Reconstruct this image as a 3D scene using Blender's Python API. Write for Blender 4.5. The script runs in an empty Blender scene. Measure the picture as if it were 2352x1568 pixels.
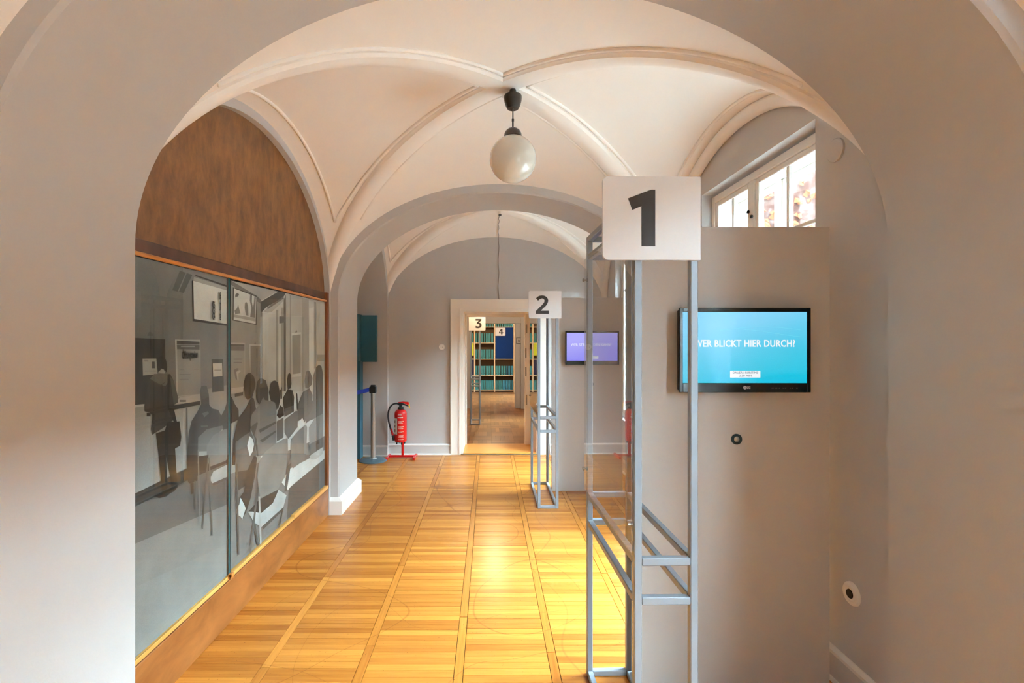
import bpy, math, random
from mathutils import Vector, Matrix
random.seed(7)
S = bpy.context.scene
COL = S.collection
# ------------------------------------------------------------------ camera, world, exposure
F = 1150.0
cam_d = bpy.data.cameras.new('camera'); cam = bpy.data.objects.new('camera', cam_d); COL.objects.link(cam)
cam.location = (0, 0, 1.6); cam.rotation_euler = (math.pi/2, 0, 0)
cam_d.sensor_width = 36; cam_d.lens = 36*F/2352
cam_d.shift_x = 53/2352; cam_d.shift_y = -4/2352
cam_d.clip_start = .02
S.camera = cam
S.view_settings.view_transform = 'Standard'; S.view_settings.look = 'None'
S.view_settings.exposure = 1.55; S.view_settings.gamma = 1
S.view_settings.use_curve_mapping = False
S.cycles.max_bounces = 14; S.cycles.diffuse_bounces = 8; S.cycles.glossy_bounces = 6
S.cycles.transparent_max_bounces = 24; S.cycles.transmission_bounces = 8
S.cycles.sample_clamp_indirect = 8.0
S.cycles.caustics_reflective = False; S.cycles.caustics_refractive = False
w = bpy.data.worlds.new('overcast_sky'); S.world = w; w.use_nodes = True
bg = w.node_tree.nodes['Background']
bg.inputs[0].default_value = (.66, .84, 1.0, 1); bg.inputs[1].default_value = 80

WINS = [(-4.2, -2.9), (-.75, .75), (2.515, 3.857), (5.32, 6.5), (9.6, 10.4), (13.3, 14.3)]
WZ0, WZ1 = .62, 2.71; XO = 2.02
XL, XR = -1.464, 1.64
for i, (a, b) in enumerate(WINS):
    ld = bpy.data.lights.new('sky_portal', 'AREA'); ld.shape = 'RECTANGLE'
    ld.size = b-a; ld.size_y = WZ1-WZ0; ld.cycles.is_portal = True
    lo = bpy.data.objects.new('sky_portal', ld); COL.objects.link(lo)
    lo.location = (XO+.04, (a+b)/2, (WZ0+WZ1)/2); lo.rotation_euler = (math.pi/2, 0, math.pi/2)


# ------------------------------------------------------------------ helpers
def lin(c):
    return tuple((v/255/12.92 if v/255 <= .04045 else ((v/255+.055)/1.055)**2.4) for v in c)
def mat(name, col, rough=.6, metal=0, spec=.5, bump=0, bscale=60, coat=0, var=0, vscale=8):
    m = bpy.data.materials.new(name); m.use_nodes = True
    nt = m.node_tree; p = nt.nodes['Principled BSDF']
    c = lin(col) + (1,)
    p.inputs['Base Color'].default_value = c; p.inputs['Roughness'].default_value = rough
    p.inputs['Metallic'].default_value = metal; p.inputs['Specular IOR Level'].default_value = spec
    p.inputs['Coat Weight'].default_value = coat
    tc = nt.nodes.new('ShaderNodeNewGeometry')
    if bump:
        n = nt.nodes.new('ShaderNodeTexNoise'); n.inputs['Scale'].default_value = bscale; n.inputs['Detail'].default_value = 4
        b = nt.nodes.new('ShaderNodeBump'); b.inputs['Strength'].default_value = bump; b.inputs['Distance'].default_value = .01
        nt.links.new(tc.outputs['Position'], n.inputs['Vector']); nt.links.new(n.outputs[0], b.inputs['Height']); nt.links.new(b.outputs[0], p.inputs['Normal'])
    if var:
        n = nt.nodes.new('ShaderNodeTexNoise'); n.inputs['Scale'].default_value = vscale; n.inputs['Detail'].default_value = 5
        nt.links.new(tc.outputs['Position'], n.inputs['Vector'])
        mx = nt.nodes.new('ShaderNodeMix'); mx.data_type = 'RGBA'
        mx.inputs[6].default_value = tuple(v*(1-var) for v in c[:3]) + (1,)
        mx.inputs[7].default_value = tuple(min(1, v*(1+var)) for v in c[:3]) + (1,)
        nt.links.new(n.outputs[0], mx.inputs[0]); nt.links.new(mx.outputs[2], p.inputs['Base Color'])
    return m
def emit(name, col, strength):
    m = bpy.data.materials.new(name); m.use_nodes = True
    nt = m.node_tree; p = nt.nodes['Principled BSDF']
    p.inputs['Base Color'].default_value = (.01, .01, .01, 1); p.inputs['Roughness'].default_value = .3
    p.inputs['Emission Color'].default_value = lin(col)+(1,); p.inputs['Emission Strength'].default_value = strength
    return m
def glassy(name, tint=(1, 1, 1), ior=1.5, rough=0.0, refl=1.5):
    m = bpy.data.materials.new(name); m.use_nodes = True
    nt = m.node_tree; nt.nodes.remove(nt.nodes['Principled BSDF']); out = nt.nodes['Material Output']
    t = nt.nodes.new('ShaderNodeBsdfTransparent'); t.inputs[0].default_value = tint+(1,)
    g = nt.nodes.new('ShaderNodeBsdfGlossy'); g.inputs['Roughness'].default_value = rough
    f = nt.nodes.new('ShaderNodeFresnel'); f.inputs[0].default_value = ior
    mt = nt.nodes.new('ShaderNodeMath'); mt.operation = 'MULTIPLY'; mt.inputs[1].default_value = refl
    mx = nt.nodes.new('ShaderNodeMixShader')
    gm = nt.nodes.new('ShaderNodeNewGeometry'); fr = nt.nodes.new('ShaderNodeMath'); fr.operation = 'SUBTRACT'; fr.inputs[0].default_value = 1
    m2 = nt.nodes.new('ShaderNodeMath'); m2.operation = 'MULTIPLY'; m2.use_clamp = True      # only the entry face reflects
    nt.links.new(gm.outputs['Backfacing'], fr.inputs[1])
    nt.links.new(f.outputs[0], mt.inputs[0]); nt.links.new(mt.outputs[0], m2.inputs[0]); nt.links.new(fr.outputs[0], m2.inputs[1]); nt.links.new(m2.outputs[0], mx.inputs[0])
    nt.links.new(t.outputs[0], mx.inputs[1]); nt.links.new(g.outputs[0], mx.inputs[2]); nt.links.new(mx.outputs[0], out.inputs[0])
    return m

class MB:
    def __init__(s): s.v = []; s.f = []; s.c = []
    def add(s, vs, fs, col=None):
        o = len(s.v); s.v += [tuple(p) for p in vs]; s.f += [tuple(i+o for i in f) for f in fs]
        s.c += [col]*len(fs); return s
    def box(s, a, b, col=None):
        x0, y0, z0 = a; x1, y1, z1 = b
        vs = [(x0,y0,z0),(x1,y0,z0),(x1,y1,z0),(x0,y1,z0),(x0,y0,z1),(x1,y0,z1),(x1,y1,z1),(x0,y1,z1)]
        return s.add(vs, [(3,2,1,0),(4,5,6,7),(0,1,5,4),(1,2,6,5),(2,3,7,6),(3,0,4,7)], col)
    def bbox(s, a, b, r=.004):          # box with chamfered edges
        cx = [(a[i]+b[i])/2 for i in range(3)]; h = [abs(b[i]-a[i])/2 for i in range(3)]
        r = min([r]+[q*.45 for q in h]); vs = []; idx = {}
        for sx in (-1, 1):
            for sy in (-1, 1):
                for sz in (-1, 1):
                    sg = (sx, sy, sz)
                    for ax in range(3):
                        idx[(sx, sy, sz, ax)] = len(vs)
                        vs.append(tuple(cx[i]+sg[i]*(h[i] if i == ax else h[i]-r) for i in range(3)))
        fs = []
        for ax in range(3):
            o1, o2 = (ax+1) % 3, (ax+2) % 3
            for sg in (-1, 1):
                q = []
                for (p, t) in ((-1,-1),(1,-1),(1,1),(-1,1)):
                    k = [0,0,0]; k[ax] = sg; k[o1] = p; k[o2] = t; q.append(idx[(*k, ax)])
                fs.append(tuple(q if sg > 0 else q[::-1]))
            for p in (-1, 1):
                for t in (-1, 1):
                    k0 = [0,0,0]; k0[ax] = -1; k0[o1] = p; k0[o2] = t
                    k1 = list(k0); k1[ax] = 1
                    q = [idx[(*k0, o1)], idx[(*k1, o1)], idx[(*k1, o2)], idx[(*k0, o2)]]
                    fs.append(tuple(q if p*t < 0 else q[::-1]))
        for sx in (-1, 1):
            for sy in (-1, 1):
                for sz in (-1, 1):
                    q = [idx[(sx, sy, sz, k)] for k in range(3)]
                    fs.append(tuple(q if sx*sy*sz > 0 else q[::-1]))
        return s.add(vs, fs)
    def tube(s, pts, r, n=8, cap=True):
        pts = [Vector(p) for p in pts]; rs = r if isinstance(r, list) else [r]*len(pts)
        rings = []; up = None
        for i, p in enumerate(pts):
            d = (pts[min(i+1, len(pts)-1)]-pts[max(i-1, 0)]).normalized()
            if up is None:
                up = Vector((0,0,1)) if abs(d.z) < .9 else Vector((1,0,0))
            a = d.cross(up).normalized(); b = a.cross(d).normalized(); up = b
            rings.append([p+(a*math.cos(2*math.pi*k/n)+b*math.sin(2*math.pi*k/n))*rs[i] for k in range(n)])
        vs = [q for rg in rings for q in rg]; fs = []
        for i in range(len(pts)-1):
            for k in range(n):
                fs.append((i*n+k, i*n+(k+1) % n, (i+1)*n+(k+1) % n, (i+1)*n+k))
        if cap:
            fs.append(tuple(range(n))[::-1]); fs.append(tuple((len(pts)-1)*n+k for k in range(n)))
        return s.add(vs, fs)
    def lathe(s, prof, c=(0,0,0), n=32, axis='z', cap=True):
        vs = []; fs = []
        for (r, h) in prof:
            for k in range(n):
                a = 2*math.pi*k/n; x, y = r*math.cos(a), r*math.sin(a)
                if axis == 'z': p = (c[0]+x, c[1]+y, c[2]+h)
                elif axis == 'y': p = (c[0]+x, c[1]+h, c[2]+y)
                else: p = (c[0]+h, c[1]+x, c[2]+y)
                vs.append(p)
        for i in range(len(prof)-1):
            for k in range(n):
                fs.append((i*n+k, i*n+(k+1) % n, (i+1)*n+(k+1) % n, (i+1)*n+k))
        if cap:
            if prof[0][0] > 1e-5: fs.append(tuple(range(n))[::-1])
            if prof[-1][0] > 1e-5: fs.append(tuple((len(prof)-1)*n+k for k in range(n)))
        return s.add(vs, fs)
    def prism(s, pts, d):               # 3-D polygon extruded by vector d
        n = len(pts); d = Vector(d)
        vs = [Vector(p) for p in pts]+[Vector(p)+d for p in pts]
        fs = [tuple(range(n)), tuple(range(n, 2*n))[::-1]]+[(i, (i+1) % n, n+(i+1) % n, n+i) for i in range(n)]
        return s.add(vs, fs)
    def build(s, name, m, parent=None, smooth=False, fix=True):
        me = bpy.data.meshes.new(name); me.from_pydata(s.v, [], s.f)
        if any(c is not None for c in s.c):
            at = me.color_attributes.new('tint', 'FLOAT_COLOR', 'CORNER')
            li = 0
            for f, c in zip(s.f, s.c):
                for k in range(len(f)):
                    cc = c[k] if isinstance(c, list) else (c or (1, 1, 1))
                    at.data[li].color = (*cc, 1); li += 1
        if fix:
            import bmesh
            b = bmesh.new(); b.from_mesh(me); bmesh.ops.recalc_face_normals(b, faces=b.faces); b.to_mesh(me); b.free()
        me.materials.append(m)
        if smooth:
            for p in me.polygons: p.use_smooth = True
            if smooth != 'all': me.set_sharp_from_angle(angle=math.radians(38))
        o = bpy.data.objects.new(name, me); COL.objects.link(o)
        if parent: o.parent = parent
        return o
def tag(o, label=None, cat=None, group=None, kind=None):
    if label: o['label'] = label
    if cat: o['category'] = cat
    if group: o['group'] = group
    if kind: o['kind'] = kind
    return o
def thing(name, label, cat, loc=(0,0,0), group=None):
    o = bpy.data.objects.new(name, None); COL.objects.link(o); o.location = loc; o.empty_display_size = .05
    return tag(o, label, cat, group)
def struct(o, label=None): return tag(o, label, kind='structure')
def text_mb(body, size, bold=0.0, ext=.0006, spacing=1.0, align='CENTER'):
    cu = bpy.data.curves.new('t', 'FONT'); cu.body = body; cu.size = size; cu.offset = bold; cu.extrude = ext
    cu.align_x = align; cu.align_y = 'CENTER'; cu.space_character = spacing; cu.resolution_u = 3
    ob = bpy.data.objects.new('t', cu); COL.objects.link(ob)
    dg = bpy.context.evaluated_depsgraph_get(); me = bpy.data.meshes.new_from_object(ob.evaluated_get(dg))
    vs = [v.co.copy() for v in me.vertices]; fs = [tuple(p.vertices) for p in me.polygons]
    bpy.data.objects.remove(ob); bpy.data.curves.remove(cu); bpy.data.meshes.remove(me)
    return vs, fs
def text_front(mb, body, cx, y, cz, size, bold=0, width=None, spacing=1.0):  # text on a plane facing -Y
    vs, fs = text_mb(body, size, bold, spacing=spacing)
    x0 = min(v.x for v in vs); x1 = max(v.x for v in vs); k = (width/(x1-x0)) if width else 1; mxx = (x0+x1)/2
    return mb.add([(cx+(v.x-mxx)*k, y-v.z, cz+v.y) for v in vs], fs)

# ------------------------------------------------------------------ materials
M_wall = mat('grey wall paint', (190, 187, 185), .75, bump=.05, bscale=90, var=.02, vscale=3)
M_vault = mat('cream vault plaster', (240, 233, 226), .8, bump=.04, bscale=50, var=.02, vscale=2)
M_white = mat('white gloss paint', (232, 228, 222), .35, bump=.02, bscale=30)
M_skirt = mat('grey skirting paint', (205, 203, 200), .45)
M_casing = mat('cream door paint', (232, 224, 214), .4, bump=.02)
M_steel = mat('grey powder coated steel', (142, 151, 160), .35, metal=.15)
M_sign = mat('white sign board', (214, 211, 211), .45)
M_ink = mat('dark brown numeral', (48, 42, 40), .5)
M_panel = mat('light grey display board', (194, 188, 182), .7, bump=.02, bscale=150)
M_black = mat('black gloss plastic', (14, 14, 15), .12)
M_blackm = mat('black matt', (22, 22, 23), .5)
M_dark = mat('dark shadow gap', (18, 20, 20), .6)
M_bronze = mat('dark bronze metal', (58, 50, 44), .35, metal=.4)
M_globe = mat('opal glass', (214, 209, 198), .08, coat=.6)
M_red = mat('extinguisher red', (205, 22, 22), .25, coat=.4)
M_yellow = mat('yellow plastic', (230, 190, 30), .4)
M_label = mat('white printed label', (228, 220, 214), .5)
M_teal = mat('teal board', (50, 102, 120), .6)
M_alu = mat('brushed steel', (190, 190, 188), .3, metal=.8)
M_beltblue = mat('blue belt webbing', (28, 62, 178), .7)
M_basegrey = mat('blue grey cast base', (96, 112, 120), .35, metal=.3)
M_binder = mat('teal binder card', (66, 142, 146), .6, var=.1, vscale=3)
M_binderb = mat('blue green binder card', (62, 140, 170), .6, var=.08, vscale=3)
M_binderedge = mat('dark binder board', (22, 34, 34), .7)
M_shelf = mat('pale birch shelf', (226, 198, 160), .5, var=.04)
M_shelfback = mat('brown shelf back', (104, 80, 52), .7)
M_bluepanel = mat('deep blue board', (6, 46, 104), .7, spec=.2)
M_lime = mat('lime yellow print', (205, 215, 40), .5)
M_navy = mat('navy board', (16, 26, 70), .5)
M_acryl = glassy('clear acrylic', (.97, .98, .98), 1.49, 0.0, 1.6)
M_glass = glassy('window glass', (.97, .99, .98), 1.5)
M_mglass = glassy('mural glass', (.97, .99, .985), 1.5, 0.0, 1.0)
M_gedge = mat('green glass edge', (60, 120, 128), .15)
M_metalplate = mat('dull metal plate', (150, 140, 128), .4, metal=.7)

def wood_mat(name, c1, c2, scale, rough, coat=0, detail=6, dist=.0, bump=.05, nrough=.55):
    m = bpy.data.materials.new(name); m.use_nodes = True; nt = m.node_tree; p = nt.nodes['Principled BSDF']
    g = nt.nodes.new('ShaderNodeNewGeometry'); mp = nt.nodes.new('ShaderNodeMapping'); mp.inputs['Scale'].default_value = scale
    n = nt.nodes.new('ShaderNodeTexNoise'); n.inputs['Scale'].default_value = 1; n.inputs['Detail'].default_value = detail; n.inputs['Distortion'].default_value = dist; n.inputs['Roughness'].default_value = nrough
    r = nt.nodes.new('ShaderNodeValToRGB'); r.color_ramp.elements[0].position = .3; r.color_ramp.elements[1].position = .72
    r.color_ramp.elements[0].color = lin(c1)+(1,); r.color_ramp.elements[1].color = lin(c2)+(1,)
    b = nt.nodes.new('ShaderNodeBump'); b.inputs['Strength'].default_value = bump; b.inputs['Distance'].default_value = .005
    L = nt.links.new
    L(g.outputs['Position'], mp.inputs[0]); L(mp.outputs[0], n.inputs[0]); L(n.outputs[0], r.inputs[0]); L(r.outputs[0], p.inputs['Base Color'])
    L(n.outputs[0], b.inputs['Height']); L(b.outputs[0], p.inputs['Normal'])
    p.inputs['Roughness'].default_value = rough; p.inputs['Coat Weight'].default_value = coat
    return m
M_hide = wood_mat('mottled brown veneer', (84, 50, 22), (148, 96, 46), (8, 11, 5), .5, detail=12, dist=.25, nrough=.74, bump=.06)
M_band = wood_mat('dark walnut band', (62, 34, 20), (104, 62, 38), (9, 9, 6), .4, detail=7)
M_bead = wood_mat('orange wood bead', (170, 100, 44), (206, 136, 70), (30, 4, 30), .3)
M_stile = wood_mat('red brown stile', (96, 48, 18), (150, 84, 36), (20, 20, 3), .4)
M_skirtwood = wood_mat('orange brown skirting wood', (124, 72, 34), (170, 108, 56), (5, 4, 9), .35, coat=.2, detail=7, dist=.6)
M_rail = wood_mat('honey rail wood', (206, 146, 72), (228, 172, 96), (20, 3, 20), .35)

def floor_mat(name, along_x, scratch=True, base=((146, 82, 26), (206, 136, 56)), rough=.26):
    m = bpy.data.materials.new(name); m.use_nodes = True; nt = m.node_tree; p = nt.nodes['Principled BSDF']; L = nt.links.new
    N = nt.nodes.new
    g = N('ShaderNodeNewGeometry'); mp = N('ShaderNodeMapping'); mp.inputs['Scale'].default_value = (4, 70, 1) if along_x else (70, 4, 1)
    n = N('ShaderNodeTexNoise'); n.inputs['Scale'].default_value = 1; n.inputs['Detail'].default_value = 5
    L(g.outputs['Position'], mp.inputs[0]); L(mp.outputs[0], n.inputs[0])
    at = N('ShaderNodeAttribute'); at.attribute_name = 'tint'
    sp = N('ShaderNodeSeparateColor'); L(at.outputs['Color'], sp.inputs[0])
    ma = N('ShaderNodeMath'); ma.operation = 'MULTIPLY_ADD'; L(n.outputs[0], ma.inputs[0]); ma.inputs[1].default_value = .55; L(sp.outputs[0], ma.inputs[2])
    r = N('ShaderNodeValToRGB'); r.color_ramp.elements[0].position = .15; r.color_ramp.elements[1].position = 1.1 if False else 1.0
    r.color_ramp.elements[0].color = lin(base[0])+(1,); r.color_ramp.elements[1].color = lin(base[1])+(1,)
    L(ma.outputs[0], r.inputs[0]); last = r.outputs[0]
    # dark pores
    n4 = N('ShaderNodeTexNoise'); n4.inputs['Scale'].default_value = 95; n4.inputs['Detail'].default_value = 2; L(g.outputs['Position'], n4.inputs[0])
    rr = N('ShaderNodeMapRange'); rr.inputs[1].default_value = .70; rr.inputs[2].default_value = .76; L(n4.outputs[0], rr.inputs[0])
    m4 = N('ShaderNodeMix'); m4.data_type = 'RGBA'; m4.inputs[7].default_value = lin((110, 62, 26))+(1,)
    L(rr.outputs[0], m4.inputs[0]); L(last, m4.inputs[6]); last = m4.outputs[2]
    if scratch:
        for k, (sc, off, wd, colr, amt) in enumerate(((.9, 0, .0022, (120, 66, 26), .5), (1.3, 9, .0018, (110, 60, 24), .45), (.7, 21, .0018, (130, 76, 34), .4))):
            mp2 = N('ShaderNodeMapping'); mp2.inputs['Location'].default_value = (off, off*.7, 0); L(g.outputs['Position'], mp2.inputs[0])
            n2 = N('ShaderNodeTexNoise'); n2.inputs['Scale'].default_value = sc; n2.inputs['Detail'].default_value = 0.4; L(mp2.outputs[0], n2.inputs[0])
            a = N('ShaderNodeMath'); a.operation = 'SUBTRACT'; a.inputs[1].default_value = .5; L(n2.outputs[0], a.inputs[0])
            b = N('ShaderNodeMath'); b.operation = 'ABSOLUTE'; L(a.outputs[0], b.inputs[0])
            c = N('ShaderNodeMapRange'); c.inputs[1].default_value = 0; c.inputs[2].default_value = wd; c.inputs[3].default_value = amt; c.inputs[4].default_value = 0; L(b.outputs[0], c.inputs[0])
            mx = N('ShaderNodeMix'); mx.data_type = 'RGBA'; mx.inputs[7].default_value = lin(colr)+(1,)
            L(c.outputs[0], mx.inputs[0]); L(last, mx.inputs[6]); last = mx.outputs[2]
        n3 = N('ShaderNodeTexNoise'); n3.inputs['Scale'].default_value = 1.7; n3.inputs['Detail'].default_value = 7; n3.inputs['Roughness'].default_value = .7; L(g.outputs['Position'], n3.inputs[0])
        c = N('ShaderNodeMapRange'); c.inputs[1].default_value = .60; c.inputs[2].default_value = .72; c.inputs[3].default_value = 0; c.inputs[4].default_value = .09; L(n3.outputs[0], c.inputs[0])
        mx = N('ShaderNodeMix'); mx.data_type = 'RGBA'; mx.inputs[7].default_value = lin((232, 190, 128))+(1,)
        L(c.outputs[0], mx.inputs[0]); L(last, mx.inputs[6]); last = mx.outputs[2]
        ra = N('ShaderNodeMath'); ra.operation = 'MULTIPLY_ADD'; L(c.outputs[0], ra.inputs[0]); ra.inputs[1].default_value = 0; ra.inputs[2].default_value = rough
        L(ra.outputs[0], p.inputs['Roughness'])
    else: p.inputs['Roughness'].default_value = rough
    L(last, p.inputs['Base Color'])
    bp = N('ShaderNodeBump'); bp.inputs['Strength'].default_value = .06; bp.inputs['Distance'].default_value = .004
    L(n.outputs[0], bp.inputs['Height']); L(bp.outputs[0], p.inputs['Normal'])
    return m
M_fx = floor_mat('honey oak boards', True)
M_fy = floor_mat('honey oak strips', False)
M_fp = floor_mat('parquet blocks', True, False, ((104, 64, 32), (172, 116, 64)), .3)
M_gap = mat('dark floor joints', (60, 34, 16), .8)

# ------------------------------------------------------------------ shell: floor, roof, outer walls
o = MB().box((-3.4, -5.2, -.2), (XO, 7.0, -.0185)).box((-3.4, 7.0, -.2), (XO, 16.6, -.0135)).build('floor', M_gap); struct(o, 'honey coloured oak board floor with lengthwise strips'); floor = o
STR = [-1.568, -1.094, -.620, -.146, .319, .790, 1.262]; HW = .0225; PITCH = .0485
def tint(): 
    t = random.gauss(.22, .17); return (max(0, min(.5, t)),)*3
cols = [(-3.4, STR[0]-HW)]+[(STR[i]+HW, STR[i+1]-HW) for i in range(6)]+[(STR[6]+HW, 1.64)]
stuff = MB(); nb = 0; cand = []
for ci, (a, b) in enumerate(cols):
    y = -5.0 + random.uniform(0, .03)
    while y < 6.99:
        y1 = min(y+PITCH, 6.995); cand.append((ci, a, b, y, y1)); y = y1
vis = [c for c in cand if c[3] > 2.28 and 1 <= c[0] <= 5 and (c[0] < 5 or c[3] > 2.5)]
vis.sort(key=lambda c: c[3]); single = set(vis[:300])
def board(mb, a, b, y, y1, g=.0009):
    dz = random.uniform(-.0007, .0007); ch = .0007
    xs = (a+g, b-g); ys = (y+g, y1-g); z = dz; t = tint()
    vs = [(xs[0], ys[0], -.018), (xs[1], ys[0], -.018), (xs[1], ys[1], -.018), (xs[0], ys[1], -.018)]
    vs += [(p[0], p[1], z-ch) for p in vs]
    vs += [(xs[0]+ch, ys[0]+ch, z), (xs[1]-ch, ys[0]+ch, z), (xs[1]-ch, ys[1]-ch, z), (xs[0]+ch, ys[1]-ch, z)]
    fs = [(8, 9, 10, 11)]
    for k in range(4):
        q = (k+1) % 4; fs += [(k, q, 4+q, 4+k), (4+k, 4+q, 8+q, 8+k)]
    mb.add(vs, fs, t)
for c in cand:
    if c in single:
        m = MB(); board(m, *c[1:]); m.build('floor_board', M_fx, floor, fix=False)
    else: board(stuff, *c[1:])
tag(stuff.build('floor_boards', M_fx, floor, fix=False), kind='stuff')
for i, x in enumerate(STR):
    y = -5 + random.uniform(0, .5)
    while y < 6.99:
        y1 = min(y+.93, 6.995); m = MB(); board(m, x-HW, x+HW, y, y1, .0016); m.build('floor_strip', M_fy, floor, fix=False); y = y1
pq = MB(); sq = .36
for i in range(14):
    for j in range(25):
        x0 = -3.2+i*sq; y0 = 7.62+j*sq
        for k in range(5):
            d = sq/5; t = random.uniform(.0, .5)
            r = (x0, y0+k*d, x0+sq, y0+(k+1)*d) if (i+j) % 2 else (x0+k*d, y0, x0+(k+1)*d, y0+sq)
            g = .0008; r = (r[0]+g, r[1]+g, min(r[2], 2.1)-g, r[3]-g)
            if r[2] > r[0]: pq.add([(r[0], r[1], 0), (r[2], r[1], 0), (r[2], r[3], 0), (r[0], r[3], 0), (r[0], r[1], -.013), (r[2], r[1], -.013), (r[2], r[3], -.013), (r[0], r[3], -.013)],
                                     [(0, 1, 2, 3), (4, 5, 1, 0), (5, 6, 2, 1), (6, 7, 3, 2), (7, 4, 0, 3)], (t, t, t))
tag(pq.build('parquet_blocks', M_fp, floor, fix=False), kind='stuff')

o = MB().box((-3.4, -5.2, 3.45), (XO, 16.6, 3.6)).build('ceiling', M_vault); struct(o, 'unseen flat slab above the vaults added to keep out sky light')  # unseen roof slab, added so no sky light leaks in past the vaults
o = MB().box((-3.5, -5.2, -.2), (-3.4, 16.6, 3.6)).build('wall_left', M_wall); struct(o, 'unseen outer slab on the left added to keep out sky light')  # unseen slab closing the left side, added against leaking sky light
o = MB().box((-3.4, -5.4, -.2), (XO, -5.2, 3.6)).build('wall_front', M_wall); struct(o, 'wall behind the viewer')
o = MB().box((-3.4, 15.62, -.2), (XO, 15.8, 3.6)).build('wall_back', M_wall); struct(o, 'grey end wall behind the binder shelves')
# right wall with window openings
mb = MB(); X0, X1 = XR, XO; yy = -5.2
for (a, b) in WINS:
    mb.box((X0, yy, -.2), (X1, a, 3.6)); mb.box((X0, a, -.2), (X1, b, WZ0)); mb.box((X0, a, WZ1), (X1, b, 3.6)); yy = b
mb.box((X0, yy, -.2), (X1, 16.6, 3.6))
wall_right = struct(mb.build('wall_right', M_wall), 'grey window wall with high daylight windows')
# left wall of the bays behind the camera
o = MB().box((-1.9, -5.2, -.2), (XL, 1.959, 3.45)).build('wall_left', M_wall); struct(o, 'grey left wall beside the near arch')

# ------------------------------------------------------------------ vaulted bays
CX = .088; HXW = (XR-XL)/2
SPR, RV, LIFT = 1.98, 1.05, .24
def W(u, v, lift=LIFT):
    u = min(abs(u), 1); v = min(abs(v), 1)
    return SPR+RV*math.sqrt(max(0, 1-min(u, v)**2))+lift*(1-max(u, v)**2)
def vault(y0, y1, idx, lift=LIFT):
    cy = (y0+y1)/2; hy = (y1-y0)/2; hx = HXW
    root = struct(MB().box((XL-.3, y0-.05, 3.40), (XR+.3, y1+.05, 3.44)).build('ceiling', M_vault), 'cream groin vault with moulded crossing ribs')
    NT, NA = 40, 48
    for web in range(4):
        vs = []; fs = []
        for i in range(NT+1):
            t = math.sin(i/NT*math.pi/2)
            for j in range(NA+1):
                a = math.sin((j/NA-.5)*math.pi)
                if web < 2: u = t*(1 if web == 0 else -1); v = a*t
                else: v = t*(1 if web == 2 else -1); u = a*t
                z = SPR+RV*math.sqrt(max(0, 1-(a*t)**2))+lift*(1-t*t)
                ov = 1.012 if i == NT else 1
                uu, vv = (u*ov, v) if web < 2 else (u, v*1.0)
                vs.append((CX+uu*hx, cy+vv*hy, z))
        for i in range(NT):
            for j in range(NA):
                k = i*(NA+1)+j; fs.append((k, k+1, k+NA+2, k+NA+1))
        MB().add(vs, fs).build('vault_web', M_vault, root, smooth='all')
    # ribs
    for sx in (1, -1):
        for sy in (1, -1):
            d = Vector((sx*hx, sy*hy)).normalized(); n = Vector((-d.y, d.x)); vs = []; fs = []; NR = 40
            def zz(x, y): return W(x/hx, y/hy, lift)
            for i in range(NR+1):
                t = math.sin(i/NR*math.pi/2)*.998; px, py = sx*hx*t, sy*hy*t
                zd = SPR+RV*math.sqrt(max(0, 1-t*t))+lift*(1-t*t); wd = .086*(1-.45*t**4)
                ring = []
                for (q, dz) in ((-1, .03), (-1, -.014), (-.86, -.020), (-.8, -.027), (-.4, -.031), (0, -.033), (.4, -.031), (.8, -.027), (.86, -.020), (1, -.014), (1, .03)):
                    x, y = px+n.x*wd*q, py+n.y*wd*q
                    ring.append((CX+x, cy+y, zd+(zz(x, y)-zd)*min(1, abs(q)**1.3)+dz))
                vs += ring
            K = 11
            for i in range(NR):
                for k in range(K-1): fs.append((i*K+k, i*K+k+1, (i+1)*K+k+1, (i+1)*K+k))
            MB().add(vs, fs).build('vault_rib', M_vault, root, smooth=True)
    # fillet mouldings outlining each web
    for web in range(4):
        d1, d2 = .104, (.125 if web < 2 else .14)
        H, G = (hx, hy) if web < 2 else (hy, hx)      # distance to the wall, half width
        L = math.hypot(H, G); apex = d1*L/G; xw = H-d2; slope = G/H
        yw = slope*(xw-apex); pts = []
        NP = 40
        for i in range(NP+1):
            t = math.sin(i/NP*math.pi/2); pts.append((apex+(xw-apex)*t, -yw*t))
        side = [(xw, -yw*math.cos(math.pi*i/60)) for i in range(1, 60)]
        back = [(p[0], -p[1]) for p in pts[::-1]]
        def lift3(p):
            if web == 0: x, y = p
            elif web == 1: x, y = -p[0], p[1]
            elif web == 2: x, y = p[1], p[0]
            else: x, y = p[1], -p[0]
            return (CX+x, cy+y, W(x/hx, y/hy, lift)-.002)
        for seq in ([pts, side, back] if web < 2 else [pts, back]):
            MB().tube([lift3(p) for p in seq], .0125, 8).build('fillet_moulding', M_vault, root, smooth='all')
    if True:   # roll moulding on the window-wall arch
        for X in (XR-.02,):
            arc = [(X-.012, cy+hy*.985*math.cos(math.pi*i/60), SPR+(RV-.02)*math.sin(math.pi*i/60)) for i in range(2, 52)]
            MB().tube(arc, .042, 10).build('roll_moulding', M_vault, root, smooth='all')
    return root
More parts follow.
